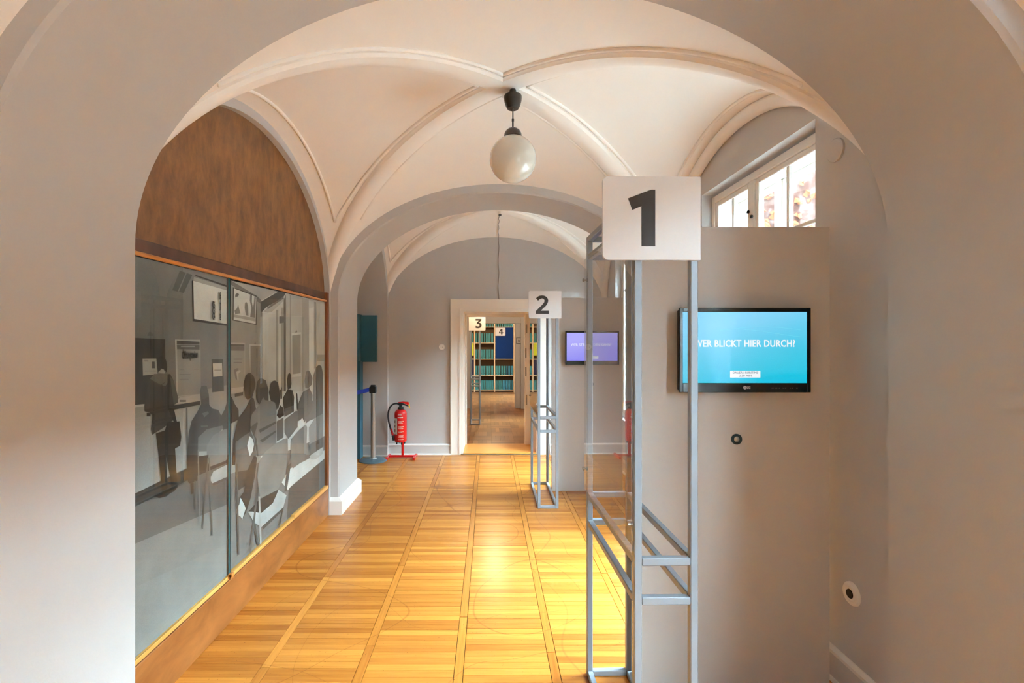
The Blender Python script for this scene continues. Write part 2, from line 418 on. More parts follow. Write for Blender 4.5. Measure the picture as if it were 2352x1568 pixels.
def arch_wall(y0, y1, il, ir, spring, R, name, label, xo0=-1.9, xo1=1.9, ztop=3.42, n=72, m=None):
    cx, a = (il+ir)/2, (ir-il)/2
    inner = [(il, -.01)]+[(cx-a*math.cos(math.pi*i/n), spring+R*math.sin(math.pi*i/n)) for i in range(n+1)]+[(ir, -.01)]
    outer = []
    for (x, z) in inner:
        if z < spring+1e-6: outer.append((xo0 if x < cx else xo1, z)); continue
        dx, dz = x-cx, z-spring
        k = min(((xo1-cx) if dx > 0 else (cx-xo0))/max(abs(dx), 1e-6), (ztop-spring)/max(dz, 1e-6))
        outer.append((cx+dx*k, spring+dz*k))
    r = .012
    mb = MB(); N = len(inner); vs = []
    def shrink(p, e):       # chamfer the arris
        x, z = p
        if z < spring+1e-6: return (x+(-e if x < cx else e), z)
        dx, dz = (x-cx)/a, (z-spring)/R; l = math.hypot(dx, dz); return (x+dx/l*e, z+dz/l*e)
    for (pts, y) in (([shrink(p, r) for p in inner], y0), (inner, y0+r), (inner, y1-r), ([shrink(p, r) for p in inner], y1), (outer, y1), (outer, y0)):
        vs += [(p[0], y, p[1]) for p in pts]
    fs = []
    for g in range(6):
        h = (g+1) % 6
        for i in range(N-1): fs.append((g*N+i, g*N+i+1, h*N+i+1, h*N+i))
    o = MB().add(vs, fs).build(name, m or M_wall, smooth=True)
    return struct(o, label)
AL, AR = -1.376, 1.552
A1 = (1.353, 1.959); A2 = (4.60, 5.239)
arch_wall(*A1, AL, AR, 1.965, 1.02, 'trim_1', 'broad grey plastered arch nearest the viewer')
arch_wall(*A2, AL, AR, 1.98, .97, 'trim_2', 'second grey arch beyond the globe lamp')
arch_wall(-2.05, -1.45, AL, AR, 1.965, 1.0, 'trim_3', 'grey arch behind the viewer')
vault(A1[1], A2[0], 1)
vault(A2[1], 7.0, 2, .17)
vault(-1.45, A1[0], 0)
vault(-5.2, -2.05, 3)
# end wall with the doorway
DX0, DX1, DZ = -.37, .67, 2.0; YB, YB1 = 6.995, 7.62
mb = MB().box((-1.40, YB, -.2), (DX0, YB1, 3.45)).box((DX1, YB, -.2), (1.64, YB1, 3.45)).box((DX0, YB, DZ), (DX1, YB1, 3.45))
struct(mb.build('wall_back', M_wall), 'grey end wall with the open doorway')
# left side of the second bay: thick wall with an arched opening
def arch_wall_x(x0, x1, ya, yb, spring, R, yo0, yo1, name, label, m, n=48, ztop=3.42):
    cy, a = (ya+yb)/2, (yb-ya)/2
    inner = [(ya, -.01)]+[(cy-a*math.cos(math.pi*i/n), spring+R*math.sin(math.pi*i/n)) for i in range(n+1)]+[(yb, -.01)]
    outer = []
    for (y, z) in inner:
        if z < spring+1e-6: outer.append((yo0 if y < cy else yo1, z)); continue
        dy, dz = y-cy, z-spring
        k = min(((yo1-cy) if dy > 0 else (cy-yo0))/max(abs(dy), 1e-6), (ztop-spring)/max(dz, 1e-6))
        outer.append((cy+dy*k, spring+dz*k))
    N = len(inner); vs = []
    for (pts, x) in ((inner, x1), (inner, x0), (outer, x0), (outer, x1)): vs += [(x, p[0], p[1]) for p in pts]
    fs = [(g*N+i, g*N+i+1, ((g+1) % 4)*N+i+1, ((g+1) % 4)*N+i) for g in range(4) for i in range(N-1)]
    return struct(MB().add(vs, fs).build(name, m, smooth=True), label)
arch_wall_x(-2.3, -1.40, 5.30, 6.90, 1.98, .93, 5.0, 7.6, 'wall_left', 'thick wall with an arched side opening beside the extinguisher', M_wall)
arch_wall_x(-1.56, -1.455, 1.99, 4.565, 1.99, .985, 1.5, 5.0, 'wall_left', 'grey wall ring around the wooden arched partition', M_wall)
struct(MB().box((-1.9, 1.5, -.2), (-1.56, 5.0, 3.45)).build('wall_left', M_wall), 'wall behind the wooden partition')

# rooms beyond the doorway
struct(MB().box((-1.75, 7.62, -.2), (-1.6, 15.62, 3.45)).build('wall_left', M_wall), 'left wall of the rooms beyond the doorway')
struct(MB().box((-1.6, 7.62, 2.95), (1.64, 15.62, 3.1)).build('ceiling', M_vault), 'plain ceiling of the rooms beyond the doorway')
YW = 11.65
mb = MB().box((-1.6, YW, -.2), (-.405, YW+.3, 2.95)).box((.74, YW-.06, -.2), (1.64, YW+.3, 2.95)).box((-.405, YW, 1.985), (.74, YW+.3, 2.95))
mb.bbox((.608, YW, -.01), (.74, YW+.3, 1.99), .02)
struct(mb.build('wall_back', M_wall), 'grey wall with the second doorway before the shelves')

# ------------------------------------------------------------------ skirtings
def skirt(name, p0, p1, nrm, label, h=.145, t=.022, m=M_skirt):
    p0, p1 = Vector(p0), Vector(p1); nv = Vector(nrm)
    prof = [(0, 0), (t, 0), (t, h-.02), (t*.8, h-.008), (t*.3, h), (0, h)]
    def ext(prof, nm, mm, par=None):
        vs = [(p.x+nv.x*a, p.y+nv.y*a, b) for p in (p0, p1) for (a, b) in prof]; n = len(prof)
        fs = [tuple(range(n)), tuple(range(n, 2*n))[::-1]]+[(i, (i+1) % n, n+(i+1) % n, n+i) for i in range(n)]
        return MB().add(vs, fs).build(nm, mm, par)
    o = struct(ext(prof, name, m), label)
    ext([(t, 0), (t+.016, 0), (t+.014, .008), (t+.008, .014), (t, .016)], 'quarter_round', M_white, o)
    ext([(t, h-.022), (t+.004, h-.02), (t+.003, h-.006), (t*.3, h+.004), (0, h+.004), (0, h), (t*.3, h)], 'skirting_cap', M_white, o)
    return o
skirt('baseboard_back', (-1.40, YB, 0), (-.535, YB, 0), (0, -1, 0), 'grey skirting with white quarter round below the socket')
skirt('baseboard_back', (.85, YB, 0), (XR, YB, 0), (0, -1, 0), 'grey skirting behind the second display board')
skirt('baseboard_left', (-2.25, 6.90, 0), (-1.40, 6.90, 0), (0, -1, 0), 'grey skirting in the side opening')
skirt('baseboard_right', (XR, A1[1], 0), (XR, A2[0], 0), (-1, 0, 0), 'skirting along the window wall')
skirt('baseboard_right', (XR, A2[1], 0), (XR, 7, 0), (-1, 0, 0), 'skirting along the far window wall')
def plinth(y0, y1, x0, x1, name):
    mb = MB(); h = .155
    for (t, za, zb) in ((.034, 0, .125),):
        mb.add([(x0-.02, y0-t, za), (x1+t, y0-t, za), (x1+t, y1+t, za), (x0-.02, y1+t, za), (x0-.02, y0-t, zb), (x1+t, y0-t, zb), (x1+t, y1+t, zb), (x0-.02, y1+t, zb),
                (x0-.02, y0-.003, h), (x1+.003, y0-.003, h), (x1+.003, y1+.003, h), (x0-.02, y1+.003, h)],
               [(0, 1, 5, 4), (1, 2, 6, 5), (2, 3, 7, 6), (4, 5, 9, 8), (5, 6, 10, 9), (6, 7, 11, 10), (8, 9, 10, 11)])
    return struct(mb.build(name, M_white, smooth=False), 'white plinth at the foot of the second arch pier')
plinth(A2[0], A2[1], XL, AL, 'baseboard_left')
struct(MB().box((AR-.03, A2[0]-.03, 0), (XR, A2[1]+.03, .15)).build('baseboard_right', M_white), 'plinth at the foot of the right pier')

# ------------------------------------------------------------------ windows
def window(a, b, i, handles=False):
    root = struct(MB().box((XR+.10, a, WZ0-.03), (XO, b, WZ0+.005)).build('window_%d' % i, M_white), 'white double box window with slim glazing bars')
    for (x, nm) in ((XR+.075, 'window_frame'), (XR+.25, 'outer_window_frame')):
        mb = MB(); f = .05; d = .055; zt = WZ1-.02
        mb.bbox((x, a, WZ0), (x+d, a+f, zt)).bbox((x, b-f, WZ0), (x+d, b, zt)).bbox((x, a+f, zt-f), (x+d, b-f, zt)).bbox((x, a+f, WZ0), (x+d, b-f, WZ0+f))
        mid = a+(b-a)*.566; mb.bbox((x, mid-.032, WZ0+f), (x+d, mid+.032, zt-f))
        fr = mb.build(nm, M_white, root)
        for (p, q) in ((a+f, mid-.032), (mid+.032, b-f)):
            sb = MB(); g = .035; z0, z1 = WZ0+f, zt-f; xs = x+.012; xe = x+.048
            sb.bbox((xs, p, z0), (xe, p+g, z1)).bbox((xs, q-g, z0), (xe, q, z1)).bbox((xs, p+g, z1-g), (xe, q-g, z1)).bbox((xs, p+g, z0), (xe, q-g, z0+g))
            c = (p+q)/2; sb.bbox((xs+.004, c-.013, z0+g), (xe-.004, c+.013, z1-g))
            zc = 2.235
            sb.bbox((xs+.006, p+g, zc-.012), (xe-.006, c-.013, zc+.012)).bbox((xs+.006, c+.013, zc-.012), (xe-.006, q-g, zc+.012))
            sa = sb.build('sash', M_white, fr)
            for (u, v) in ((p+g, c-.013), (c+.013, q-g)):
                for (k, l) in ((z0+g, zc-.012), (zc+.012, z1-g)):
                    MB().box((x+.028, u, k), (x+.031, v, l)).build('pane', M_glass, fr)
        if handles and nm == 'window_frame':
            for dy, dz in ((-.022, 2.40), (.022, 2.44)):
                MB().lathe([(.004, 0), (.012, -.006), (.012, -.014), (.001, -.018)], (x, mid+dy, dz), 12, 'x').build('knob', M_blackm, fr, smooth=True)
    mb = MB()
    mb.box((XR+.13, a, WZ1-.022), (XR+.25, b, WZ1-.018))
    mb.box((XR+.13, a, WZ0), (XR+.25, a+.02, WZ1-.02)).box((XR+.13, b-.02, WZ0), (XR+.25, b, WZ1-.02))
    mb.build('box_lining', M_white, root)
    return root
for i, (a, b) in enumerate(WINS): window(a, b, i+1, i == 2)
# door surround
mb = MB()
def casing(x0, x1, z1, zi, wd, y, t):
    for (q0, q1, tt) in ((0, .02, t), (.02, .115, t*.72), (.115, .14, t*.9), (.14, wd, t*.45)):
        mb.box((x0+q0, y-tt, 0), (x0+q1, y, z1-q0)); mb.box((x1-q1, y-tt, 0), (x1-q0, y, z1-q0)); mb.box((x0+q1, y-tt, z1-q1), (x1-q1, y, z1-q0))
casing(-.535, .835, 2.166, DZ, .165, YB, .035)
door = struct(mb.build('door_1', M_casing), 'cream moulded door surround in the end wall')
MB().box((DX0, YB-.005, 0), (DX0+.012, YB1, DZ)).box((DX1-.012, YB-.005, 0), (DX1, YB1, DZ)).box((DX0, YB-.005, DZ-.012), (DX1, YB1, DZ)).build('jamb_lining', M_casing, door)
mb = MB().bbox((DX0+.012, 7.54, 0), (-.335, 7.61, 1.99), .006).bbox((.540, 7.54, .0), (.656, 7.61, 1.99), .006).bbox((-.335, 7.54, 1.945), (.540, 7.61, 1.99), .006)
fr = mb.build('inner_frame', M_casing, door)
for (z0, z1, x) in ((1.70, 1.83, .556), (1.33, 1.47, .546), (1.05, 1.19, .546), (.62, .77, .556)):
    MB().bbox((x, 7.536, z0), (x+.02, 7.541, z1), .002).build('strike_plate', M_metalplate, fr)
MB().bbox((DX0+.012, YB-.02, 0), (DX1-.012, 7.62, .022), .004).build('threshold', mat('honey threshold oak', (214, 146, 66), .3, var=.1, vscale=12), door)
MB().box((DX0-.02, YB-.035, 0), (DX1+.02, YB-.02, .012)).build('threshold_strip', M_metalplate, door)
# ------------------------------------------------------------------ outside
ivm = bpy.data.materials.new('ivy covered brick'); ivm.use_nodes = True; nt = ivm.node_tree; p = nt.nodes['Principled BSDF']
g = nt.nodes.new('ShaderNodeNewGeometry'); n = nt.nodes.new('ShaderNodeTexNoise'); n.inputs['Scale'].default_value = 2.2; n.inputs['Detail'].default_value = 9; n.inputs['Roughness'].default_value = .75
r = nt.nodes.new('ShaderNodeValToRGB'); r.color_ramp.elements[0].position = .36; r.color_ramp.elements[0].color = lin((26, 15, 12))+(1,); r.color_ramp.elements[1].position = .62; r.color_ramp.elements[1].color = lin((44, 36, 34))+(1,)
e = r.color_ramp.elements.new(.5); e.color = lin((32, 20, 17))+(1,)
nt.links.new(g.outputs['Position'], n.inputs[0]); nt.links.new(n.outputs[0], r.inputs[0]); nt.links.new(r.outputs[0], p.inputs['Base Color']); p.inputs['Roughness'].default_value = .9; p.inputs['Specular IOR Level'].default_value = 0
fac = MB().box((8, -16, -.5), (8.4, 44, 4.95)).build('neighbouring_building', ivm)
tag(fac, 'weathered brick building across the yard seen through the window', 'building')
mb = MB()
for k in range(2600):
    x = random.uniform(2.2, 7.8); z = random.uniform(1.0, 6.9); q_ = random.uniform(.04, .09); a = random.uniform(0, 6.28); t = random.uniform(0, .5)
    if math.sin(x*2.1+z*1.3)+random.uniform(-.7, .7) < 0: continue
    dx, dz = math.cos(a)*q_, math.sin(a)*q_
    mb.add([(x, 7.97-t*q_, z), (x+dx, 7.97, z+dz), (x+dx-dz, 7.93, z+dz+dx), (x-dz, 7.97, z+dx)], [(0, 1, 2, 3)])
wing = MB().box((XO, 8.0, -.5), (7.99, 8.4, 7.2)).box((XO, 7.9, 7.2), (7.97, 8.5, 7.35)).build('building_wing', ivm)
tag(wing, 'dark brick side wing with rust red ivy seen through the high window', 'building')
fac_ivy = wing
tag(mb.build('ivy', mat('rust red ivy leaves', (78, 30, 18), .9, spec=0, var=.3, vscale=5), fac_ivy, fix=False), kind='stuff')
struct(MB().box((XO, -16, -.6), (8, 44, -.5)).build('ground', mat('yard paving', (150, 148, 145), .9)), 'paved yard outside the windows')

# ------------------------------------------------------------------ wooden partition with the glass mural
PW = -1.475          # plane of the print
def q(px, py, X=PW):                 # place on the print plane
    s = (1123-px)/(-X); return (X, F/s, 1.6-(py-780)/s)
part = thing('wood_partition', 'brown arched wooden partition with honey rails on the left wall', 'partition', (0, 0, 0))
arc = [(-1.50, 3.2775-1.30*math.cos(math.pi*i/48), 1.985+.99*math.sin(math.pi*i/48)) for i in range(49)]
MB().prism([(-1.50, 1.9775, 1.98)]+arc[1:-1]+[(-1.50, 4.5775, 1.98)], (-.03, 0, 0)).build('arch_panel', M_hide, part)
MB().bbox((-1.50, 1.97, 1.965), (-1.478, 4.57, 2.028), .003).build('top_band', M_band, part)
MB().tube([(-1.472, 1.97, 1.962), (-1.472, 4.545, 1.950)], .010, 10).build('bead', M_bead, part, smooth=True)
MB().bbox((-1.50, 4.52, .25), (-1.458, 4.566, 2.028), .004).build('stile', M_stile, part)
MB().bbox((-1.50, 1.97, .25), (-1.458, 1.994, 2.028), .004).build('stile', M_stile, part)
MB().bbox((-1.53, 1.97, 0), (-1.462, 4.565, .242), .004).build('skirting_board', M_skirtwood, part)
MB().bbox((-1.53, 1.97, .242), (-1.470, 4.56, .252), .002).build('track_groove', M_dark, part)
MB().bbox((-1.50, 1.97, .252), (-1.459, 3.75, .274), .003).build('sill_rail', M_rail, part)
MB().bbox((-1.50, 3.757, .252), (-1.456, 4.545, .286), .003).build('sill_rail', M_rail, part)
MB().box((-1.53, 1.97, .25), (-1.515, 4.57, 1.98)).build('back_board', M_dark, part)
mb = MB().bbox((-1.461, 2.80, .262), (-1.440, 2.835, .288), .003); mb.lathe([(.010, 0), (.010, .02)], (-1.445, 2.80, .28), 12, 'y')
mb.build('pane_clip', M_bead, part)
# printed photograph: polygons in the print plane
def C(o, k): return lambda pts: [(o[0]+a/k, o[1]+b/k) for a, b in pts]
A_ = C((310, 590), 5.057); B_ = C((520, 640), 6.03); C_ = C((310, 860), 3.92); D_ = C((520, 840), 3.336); P_ = lambda p: p
def rect(x0, y0, x1, y1): return [(x0, y0), (x1, y0), (x1, y1), (x0, y1)]
shapes_near = [
 (P_, 118, [(306, 580), (420, 606), (420, 1085), (306, 1145)]), (P_, 128, [(420, 606), (540, 640), (540, 1030), (420, 1085)]),
 (P_, 150, [(306, 925), (420, 905), (420, 1078), (306, 1135)]), (P_, 158, [(420, 905), (540, 880), (540, 1030), (420, 1078)]),
 (P_, 58, [(306, 1135), (430, 1075), (540, 1025), (540, 1060), (440, 1100), (306, 1175)]),
 (P_, 100, [(306, 1165), (440, 1098), (540, 1055), (540, 1150), (306, 1250)]),
 (P_, 128, [(306, 1250), (540, 1150), (540, 1240), (306, 1350)]), (P_, 132, [(306, 1350), (540, 1240), (540, 1330), (306, 1510)]),
 (A_, 96, [(520, 158), (665, 208), (565, 418), (432, 385)]), (A_, 126, [(588, 185), (600, 188), (510, 400), (496, 396)]),
 (A_, 45, [(700, 206), (1105, 342), (1105, 362), (700, 222)]), (A_, 40, [(658, 282), (672, 266), (1135, 400), (1138, 812), (668, 744)]),
 (A_, 160, [(684, 232), (1118, 368), (1122, 406), (676, 274)]), (A_, 205, [(676, 276), (1128, 406), (1128, 788), (685, 718)]),
 (A_, 105, [(140, 915), (150, 880), (172, 864), (195, 880), (212, 918)]),
 (A_, 52, [(-15, 938), (348, 955), (352, 1700), (-15, 1720)]), (A_, 160, [(85, 1180), (245, 1178), (262, 1360), (90, 1375)]),
 (A_, 80, [(190, 1215), (226, 1215), (230, 1292), (192, 1292)]), (A_, 135, rect(105, 1195, 150, 1215)), (A_, 140, rect(110, 1320, 240, 1328)),
 (C_, 178, [(-15, 274), (90, 264), (90, 284), (-15, 298)]),
 (A_, 172, [(462, 958), (756, 960), (760, 1595), (480, 1625)]), (A_, 146, [(484, 968), (748, 985), (752, 1590), (496, 1615)]),
 (A_, 72, [(482, 968), (746, 984), (748, 1016), (482, 1012)]), (A_, 98, [(482, 1020), (748, 1022), (748, 1076), (485, 1070)]), (A_, 150, rect(530, 1030, 690, 1046)),
 (A_, 118, rect(512, 1360, 640, 1366)), (A_, 118, rect(512, 1416, 620, 1422)), (A_, 125, rect(512, 1306, 560, 1311)), (A_, 125, rect(680, 1300, 740, 1305)),
 (A_, 66, [(885, 1185), (1020, 1185), (1030, 1555), (893, 1572)]), (A_, 190, [(900, 1235), (1008, 1232), (1012, 1380), (905, 1392)]), (A_, 150, rect(918, 1306, 1000, 1322)),
 (A_, 110, rect(1040, 1050, 1075, 1056)), (A_, 110, rect(1040, 1075, 1080, 1081)), (A_, 110, rect(1045, 1100, 1080, 1106)), (A_, 110, rect(1045, 1125, 1080, 1131)),
 (C_, 176, [(350, 268), (400, 206), (590, 174), (582, 242)]), (C_, 62, [(340, 278), (582, 236), (582, 270), (345, 318)]), (C_, 100, [(455, 300), (468, 296), (476, 850), (462, 850)]), (C_, 110, rect(398, 228, 455, 246)),
 (C_, 38, [(182, 530), (272, 500), (275, 690), (285, 950), (292, 1060), (238, 1062), (230, 950), (205, 700)]),
 (C_, 38, [(268, 690), (356, 655), (368, 850), (378, 1015), (330, 1052), (318, 960)]), (C_, 32, [(165, 1096), (238, 1060), (322, 1022), (378, 1016), (345, 1052), (310, 1070), (280, 1096), (215, 1112)]),
 (C_, 60, [(128, 30), (170, -6), (312, -6), (345, 60), (380, 190), (382, 252), (345, 272), (352, 400), (250, 480), (150, 542), (138, 490), (150, 372), (132, 345), (80, 330), (78, 280), (100, 150)]),
 (C_, 88, [(312, 20), (345, 60), (380, 190), (382, 252), (345, 270), (332, 180)]), (C_, 36, rect(100, 345, 134, 376)),
 (A_, 104, [(168, 1412), (215, 1358), (372, 1350), (400, 1396), (382, 1450), (345, 1500), (290, 1482), (215, 1446)]), (A_, 70, [(210, 1440), (290, 1482), (350, 1448), (340, 1460), (288, 1496), (212, 1462)]),
 (C_, 30, [(288, 2), (310, 2), (302, 300), (345, 310), (372, 424), (345, 428), (288, 300)]), (C_, 34, [(285, 430), (396, 420), (412, 560), (402, 640), (350, 668), (300, 692), (265, 682), (258, 520)]),
 (A_, 158, [(275, 1296), (326, 1296), (342, 1352), (260, 1352)]), (A_, 42, [(245, 1205), (262, 1165), (300, 1148), (336, 1165), (355, 1205), (368, 1270), (360, 1345), (338, 1310), (300, 1296), (270, 1332), (250, 1300)]),
 (C_, 46, [(765, 380), (800, 318), (838, 200), (870, 190), (870, 500), (790, 520)]),
 (C_, 82, [(578, 150), (590, 106), (615, 98), (640, 102), (660, 180), (664, 270), (592, 272)]), (C_, 64, [(596, 225), (660, 200), (664, 272), (592, 274)]),
 (C_, 54, [(552, 340), (590, 268), (662, 268), (690, 306), (745, 318), (772, 372), (782, 470), (640, 510), (566, 566), (560, 760), (556, 955), (482, 980), (460, 940), (462, 750), (480, 520), (502, 420)]),
 (C_, 110, [(600, 348), (650, 330), (660, 348), (620, 384)]), (C_, 92, [(585, 460), (650, 455), (650, 470), (590, 474)]), (C_, 60, [(490, 975), (522, 970), (522, 1072), (500, 1074)]),
 (C_, 112, [(562, 566), (640, 492), (782, 458), (790, 480), (660, 620), (640, 690), (560, 692)]), (C_, 124, [(640, 640), (700, 545), (800, 492), (870, 480), (870, 730), (800, 780), (665, 830), (640, 740)]),
 (C_, 48, [(565, 735), (655, 722), (650, 800), (630, 860), (570, 862)]), (C_, 160, [(668, 940), (700, 870), (860, 792), (870, 900), (770, 960), (690, 978)]), (C_, 88, [(690, 978), (860, 905), (862, 925), (700, 1000)]),
 (C_, 88, rect(527, 955, 540, 1215)), (C_, 118, [(557, 680), (567, 680), (580, 1272), (568, 1272)]), (C_, 92, [(645, 750), (656, 750), (606, 1390), (594, 1390)]), (C_, 104, [(656, 745), (668, 745), (696, 1450), (682, 1450)]), (C_, 95, [(790, 930), (800, 926), (803, 1100), (792, 1104)]),
]
shapes_far = [
 (P_, 150, [(528, 640), (602, 655), (602, 1060), (528, 1090)]), (P_, 112, [(528, 640), (606, 660), (606, 700), (528, 650)]), (P_, 196, [(602, 655), (750, 690), (750, 1000), (602, 1060)]),
 (D_, 118, [(25, 1100), (470, 900), (760, 640), (770, 940), (25, 1600)]), (D_, 88, [(485, 945), (770, 660), (770, 960), (470, 1200)]), (D_, 196, [(430, 890), (490, 790), (770, 640), (770, 700), (500, 925), (480, 950)]),
 (B_, 170, [(505, 300), (740, 160), (430, 80), (200, 30), (60, 10), (440, 240)]), (B_, 40, [(108, 116), (442, 238), (434, 638), (104, 576)]), (B_, 206, [(122, 132), (432, 250), (422, 626), (118, 566)]),
 (B_, 165, [(118, 492), (424, 548), (422, 592), (118, 530)]), (B_, 120, [(345, 222), (372, 228), (368, 320), (385, 400), (398, 330), (405, 240), (424, 246), (418, 420), (420, 540), (345, 530), (362, 400), (340, 300)]),
 (B_, 130, [(275, 330), (300, 325), (318, 380), (322, 512), (285, 505), (270, 400)]), (B_, 130, [(130, 440), (165, 410), (178, 350), (190, 400), (212, 478), (140, 490)]), (B_, 108, [(140, 220), (165, 196), (192, 212), (180, 242), (140, 258)]),
 (B_, 72, [(488, 320), (745, 170), (835, 196), (800, 260), (560, 400), (500, 470), (488, 440)]), (B_, 168, [(525, 452), (780, 262), (838, 272), (620, 482)]), (B_, 110, [(575, 400), (800, 250), (812, 270), (590, 420)]),
 (B_, 118, [(488, 440), (512, 470), (514, 1420), (495, 1420)]), (B_, 186, [(514, 480), (700, 450), (700, 1500), (514, 1500)]), (B_, 148, rect(700, 430, 732, 1560)), (B_, 200, rect(738, 420, 768, 1560)), (B_, 160, rect(768, 400, 806, 1560)),
 (B_, 104, [(806, 300), (836, 215), (836, 1560), (808, 1560)]), (B_, 112, [(745, 520), (836, 520), (836, 600), (745, 620)]), (B_, 182, rect(836, 212, 896, 1480)), (B_, 142, rect(890, 220, 900, 1480)), (B_, 178, [(900, 225), (1052, 256), (1052, 524), (900, 522)]),
 (B_, 186, [(900, 522), (1052, 530), (1052, 1560), (900, 1560)]), (B_, 205, [(915, 752), (1048, 740), (1048, 1350), (918, 1365)]), (B_, 150, [(922, 785), (1040, 768), (1040, 1305), (926, 1322)]), (B_, 110, [(965, 745), (980, 700), (992, 740)]),
 (B_, 160, [(1052, 262), (1152, 290), (1152, 1560), (1062, 1560)]), (B_, 208, [(1155, 410), (1222, 392), (1222, 1560), (1160, 1560)]), (B_, 150, [(1224, 316), (1252, 324), (1252, 1240), (1226, 1240)]), (B_, 196, [(1254, 326), (1380, 352), (1380, 1140), (1256, 1140)]), (B_, 160, rect(1262, 1050, 1380, 1140)),
 (B_, 178, [(70, 885), (270, 890), (272, 1510), (76, 1535)]), (B_, 152, [(80, 905), (264, 908), (266, 1490), (84, 1515)]), (B_, 72, [(80, 905), (264, 910), (264, 938), (80, 938)]), (B_, 105, [(80, 940), (264, 940), (264, 998), (80, 994)]),
 (B_, 116, rect(112, 1105, 235, 1120)), (B_, 116, rect(112, 1152, 225, 1164)), (B_, 112, [(115, 1262), (160, 1236), (186, 1245), (150, 1290), (165, 1400), (140, 1390)]), (B_, 185, [(150, 1290), (200, 1262), (215, 1280), (180, 1310), (180, 1420), (165, 1400)]),
 (B_, 186, [(326, 905), (492, 910), (494, 1500), (345, 1500)]), (B_, 126, [(345, 928), (488, 928), (490, 1500), (348, 1500)]), (B_, 120, [(395, 905), (410, 866), (425, 908)]),
 (D_, 180, [(40, 185), (134, 160), (134, 200), (45, 215)]), (D_, 60, [(70, 215), (134, 200), (134, 225), (72, 238)]),
 (D_, 44, [(25, 450), (25, 240), (50, 238), (70, 290), (100, 335), (102, 410)]),
 (D_, 100, [(670, 75), (690, 12), (712, -8), (732, 0), (745, 60), (745, 380), (640, 420), (615, 440), (612, 330), (668, 262)]), (D_, 86, [(604, 110), (615, 45), (630, 33), (645, 45), (664, 92), (660, 142), (632, 172), (610, 172)]), (D_, 92, [(548, 425), (548, 310), (590, 200), (640, 170), (665, 222), (660, 330), (600, 440), (580, 412)]),
 (D_, 34, [(470, 105), (478, 62), (490, 54), (500, 66), (504, 140), (496, 172), (474, 182)]), (D_, 32, [(438, 245), (475, 180), (512, 188), (524, 240), (522, 305), (445, 335)]), (D_, 34, [(415, 190), (430, 160), (432, 250), (420, 255)]), (D_, 40, [(540, 205), (548, 215), (556, 320), (545, 340)]),
 (D_, 205, [(545, 445), (586, 398), (608, 442), (565, 478)]), (D_, 92, [(444, 332), (522, 300), (522, 350), (450, 392)]), (D_, 108, [(450, 412), (540, 342), (552, 352), (550, 470), (480, 560), (450, 510)]),
 (D_, 132, [(636, 470), (680, 400), (745, 365), (745, 545), (690, 592), (640, 602)]), (D_, 80, [(640, 600), (745, 545), (745, 640), (690, 700), (640, 690)]), (D_, 175, [(640, 690), (745, 620), (745, 670), (690, 716), (650, 716)]),
 (D_, 44, [(415, 300), (440, 320), (446, 380), (410, 402), (390, 380)]), (D_, 36, [(330, 205), (345, 132), (360, 116), (378, 112), (400, 128), (410, 180), (416, 260), (405, 320), (390, 336), (350, 290)]), (D_, 92, [(390, 425), (442, 395), (442, 548), (390, 580)]),
 (D_, 56, [(50, 760), (60, 560), (95, 400), (150, 330), (196, 238), (216, 250), (232, 330), (190, 430), (190, 520), (80, 582), (72, 760)]), (D_, 52, [(136, 140), (150, 76), (170, 56), (188, 52), (216, 80), (228, 130), (222, 172), (206, 235), (168, 262), (150, 240)]),
 (D_, 44, [(230, 195), (240, 122), (256, 100), (272, 94), (306, 110), (326, 180), (328, 275), (262, 300), (234, 260)]),
 (D_, 118, [(188, 420), (200, 370), (258, 296), (286, 240), (300, 262), (345, 268), (376, 280), (388, 330), (388, 600), (300, 682), (245, 692), (215, 530), (190, 480)]), (D_, 74, [(250, 492), (382, 424), (386, 440), (262, 512)]), (D_, 78, [(262, 570), (386, 492), (386, 506), (280, 586)]), (D_, 80, [(188, 470), (240, 430), (246, 440), (215, 540)]), (D_, 84, [(216, 530), (238, 560), (250, 690), (238, 692)]),
 (D_, 104, [(74, 592), (110, 556), (190, 503), (210, 545), (236, 680), (205, 790), (80, 812)]), (D_, 200, [(182, 538), (206, 560), (216, 600), (206, 655), (184, 692), (164, 612)]), (D_, 70, [(80, 812), (205, 790), (180, 900), (85, 960)]),
 (D_, 66, [(165, 800), (215, 690), (240, 700), (222, 850), (190, 1010), (166, 1092), (130, 1172), (108, 1130), (105, 1010), (140, 960)]), (D_, 184, [(78, 1100), (104, 1060), (112, 1010), (140, 1060), (152, 1092), (126, 1176), (110, 1150), (84, 1142)]),
 (D_, 122, [(496, 700), (500, 560), (556, 494), (612, 448), (622, 470), (616, 640), (600, 722), (512, 786)]), (D_, 90, [(470, 770), (500, 740), (465, 962), (448, 962)]),
 (D_, 166, [(170, 1120), (260, 1112), (372, 1000), (402, 948), (464, 990), (440, 1082), (340, 1192), (272, 1234), (218, 1200)]), (D_, 66, [(176, 1112), (260, 1020), (405, 945), (360, 1050), (270, 1128)]), (D_, 86, [(272, 1234), (440, 1082), (442, 1100), (290, 1250)]),
 (D_, 130, [(240, 850), (252, 735), (300, 660), (380, 595), (440, 560), (472, 553), (475, 650), (452, 850), (392, 952), (262, 1012)]),
 (D_, 100, [(238, 930), (252, 930), (192, 1432), (178, 1432)]), (D_, 160, [(248, 1000), (262, 1000), (274, 1372), (260, 1372)]), (D_, 90, rect(80, 750, 90, 960)), (D_, 88, [(78, 960), (92, 960), (104, 1446), (92, 1446)]), (D_, 80, [(428, 1092), (442, 1080), (412, 1240), (398, 1248)]),
 (D_, 90, [(212, 1215), (225, 1205), (250, 1370), (236, 1372)]),
]
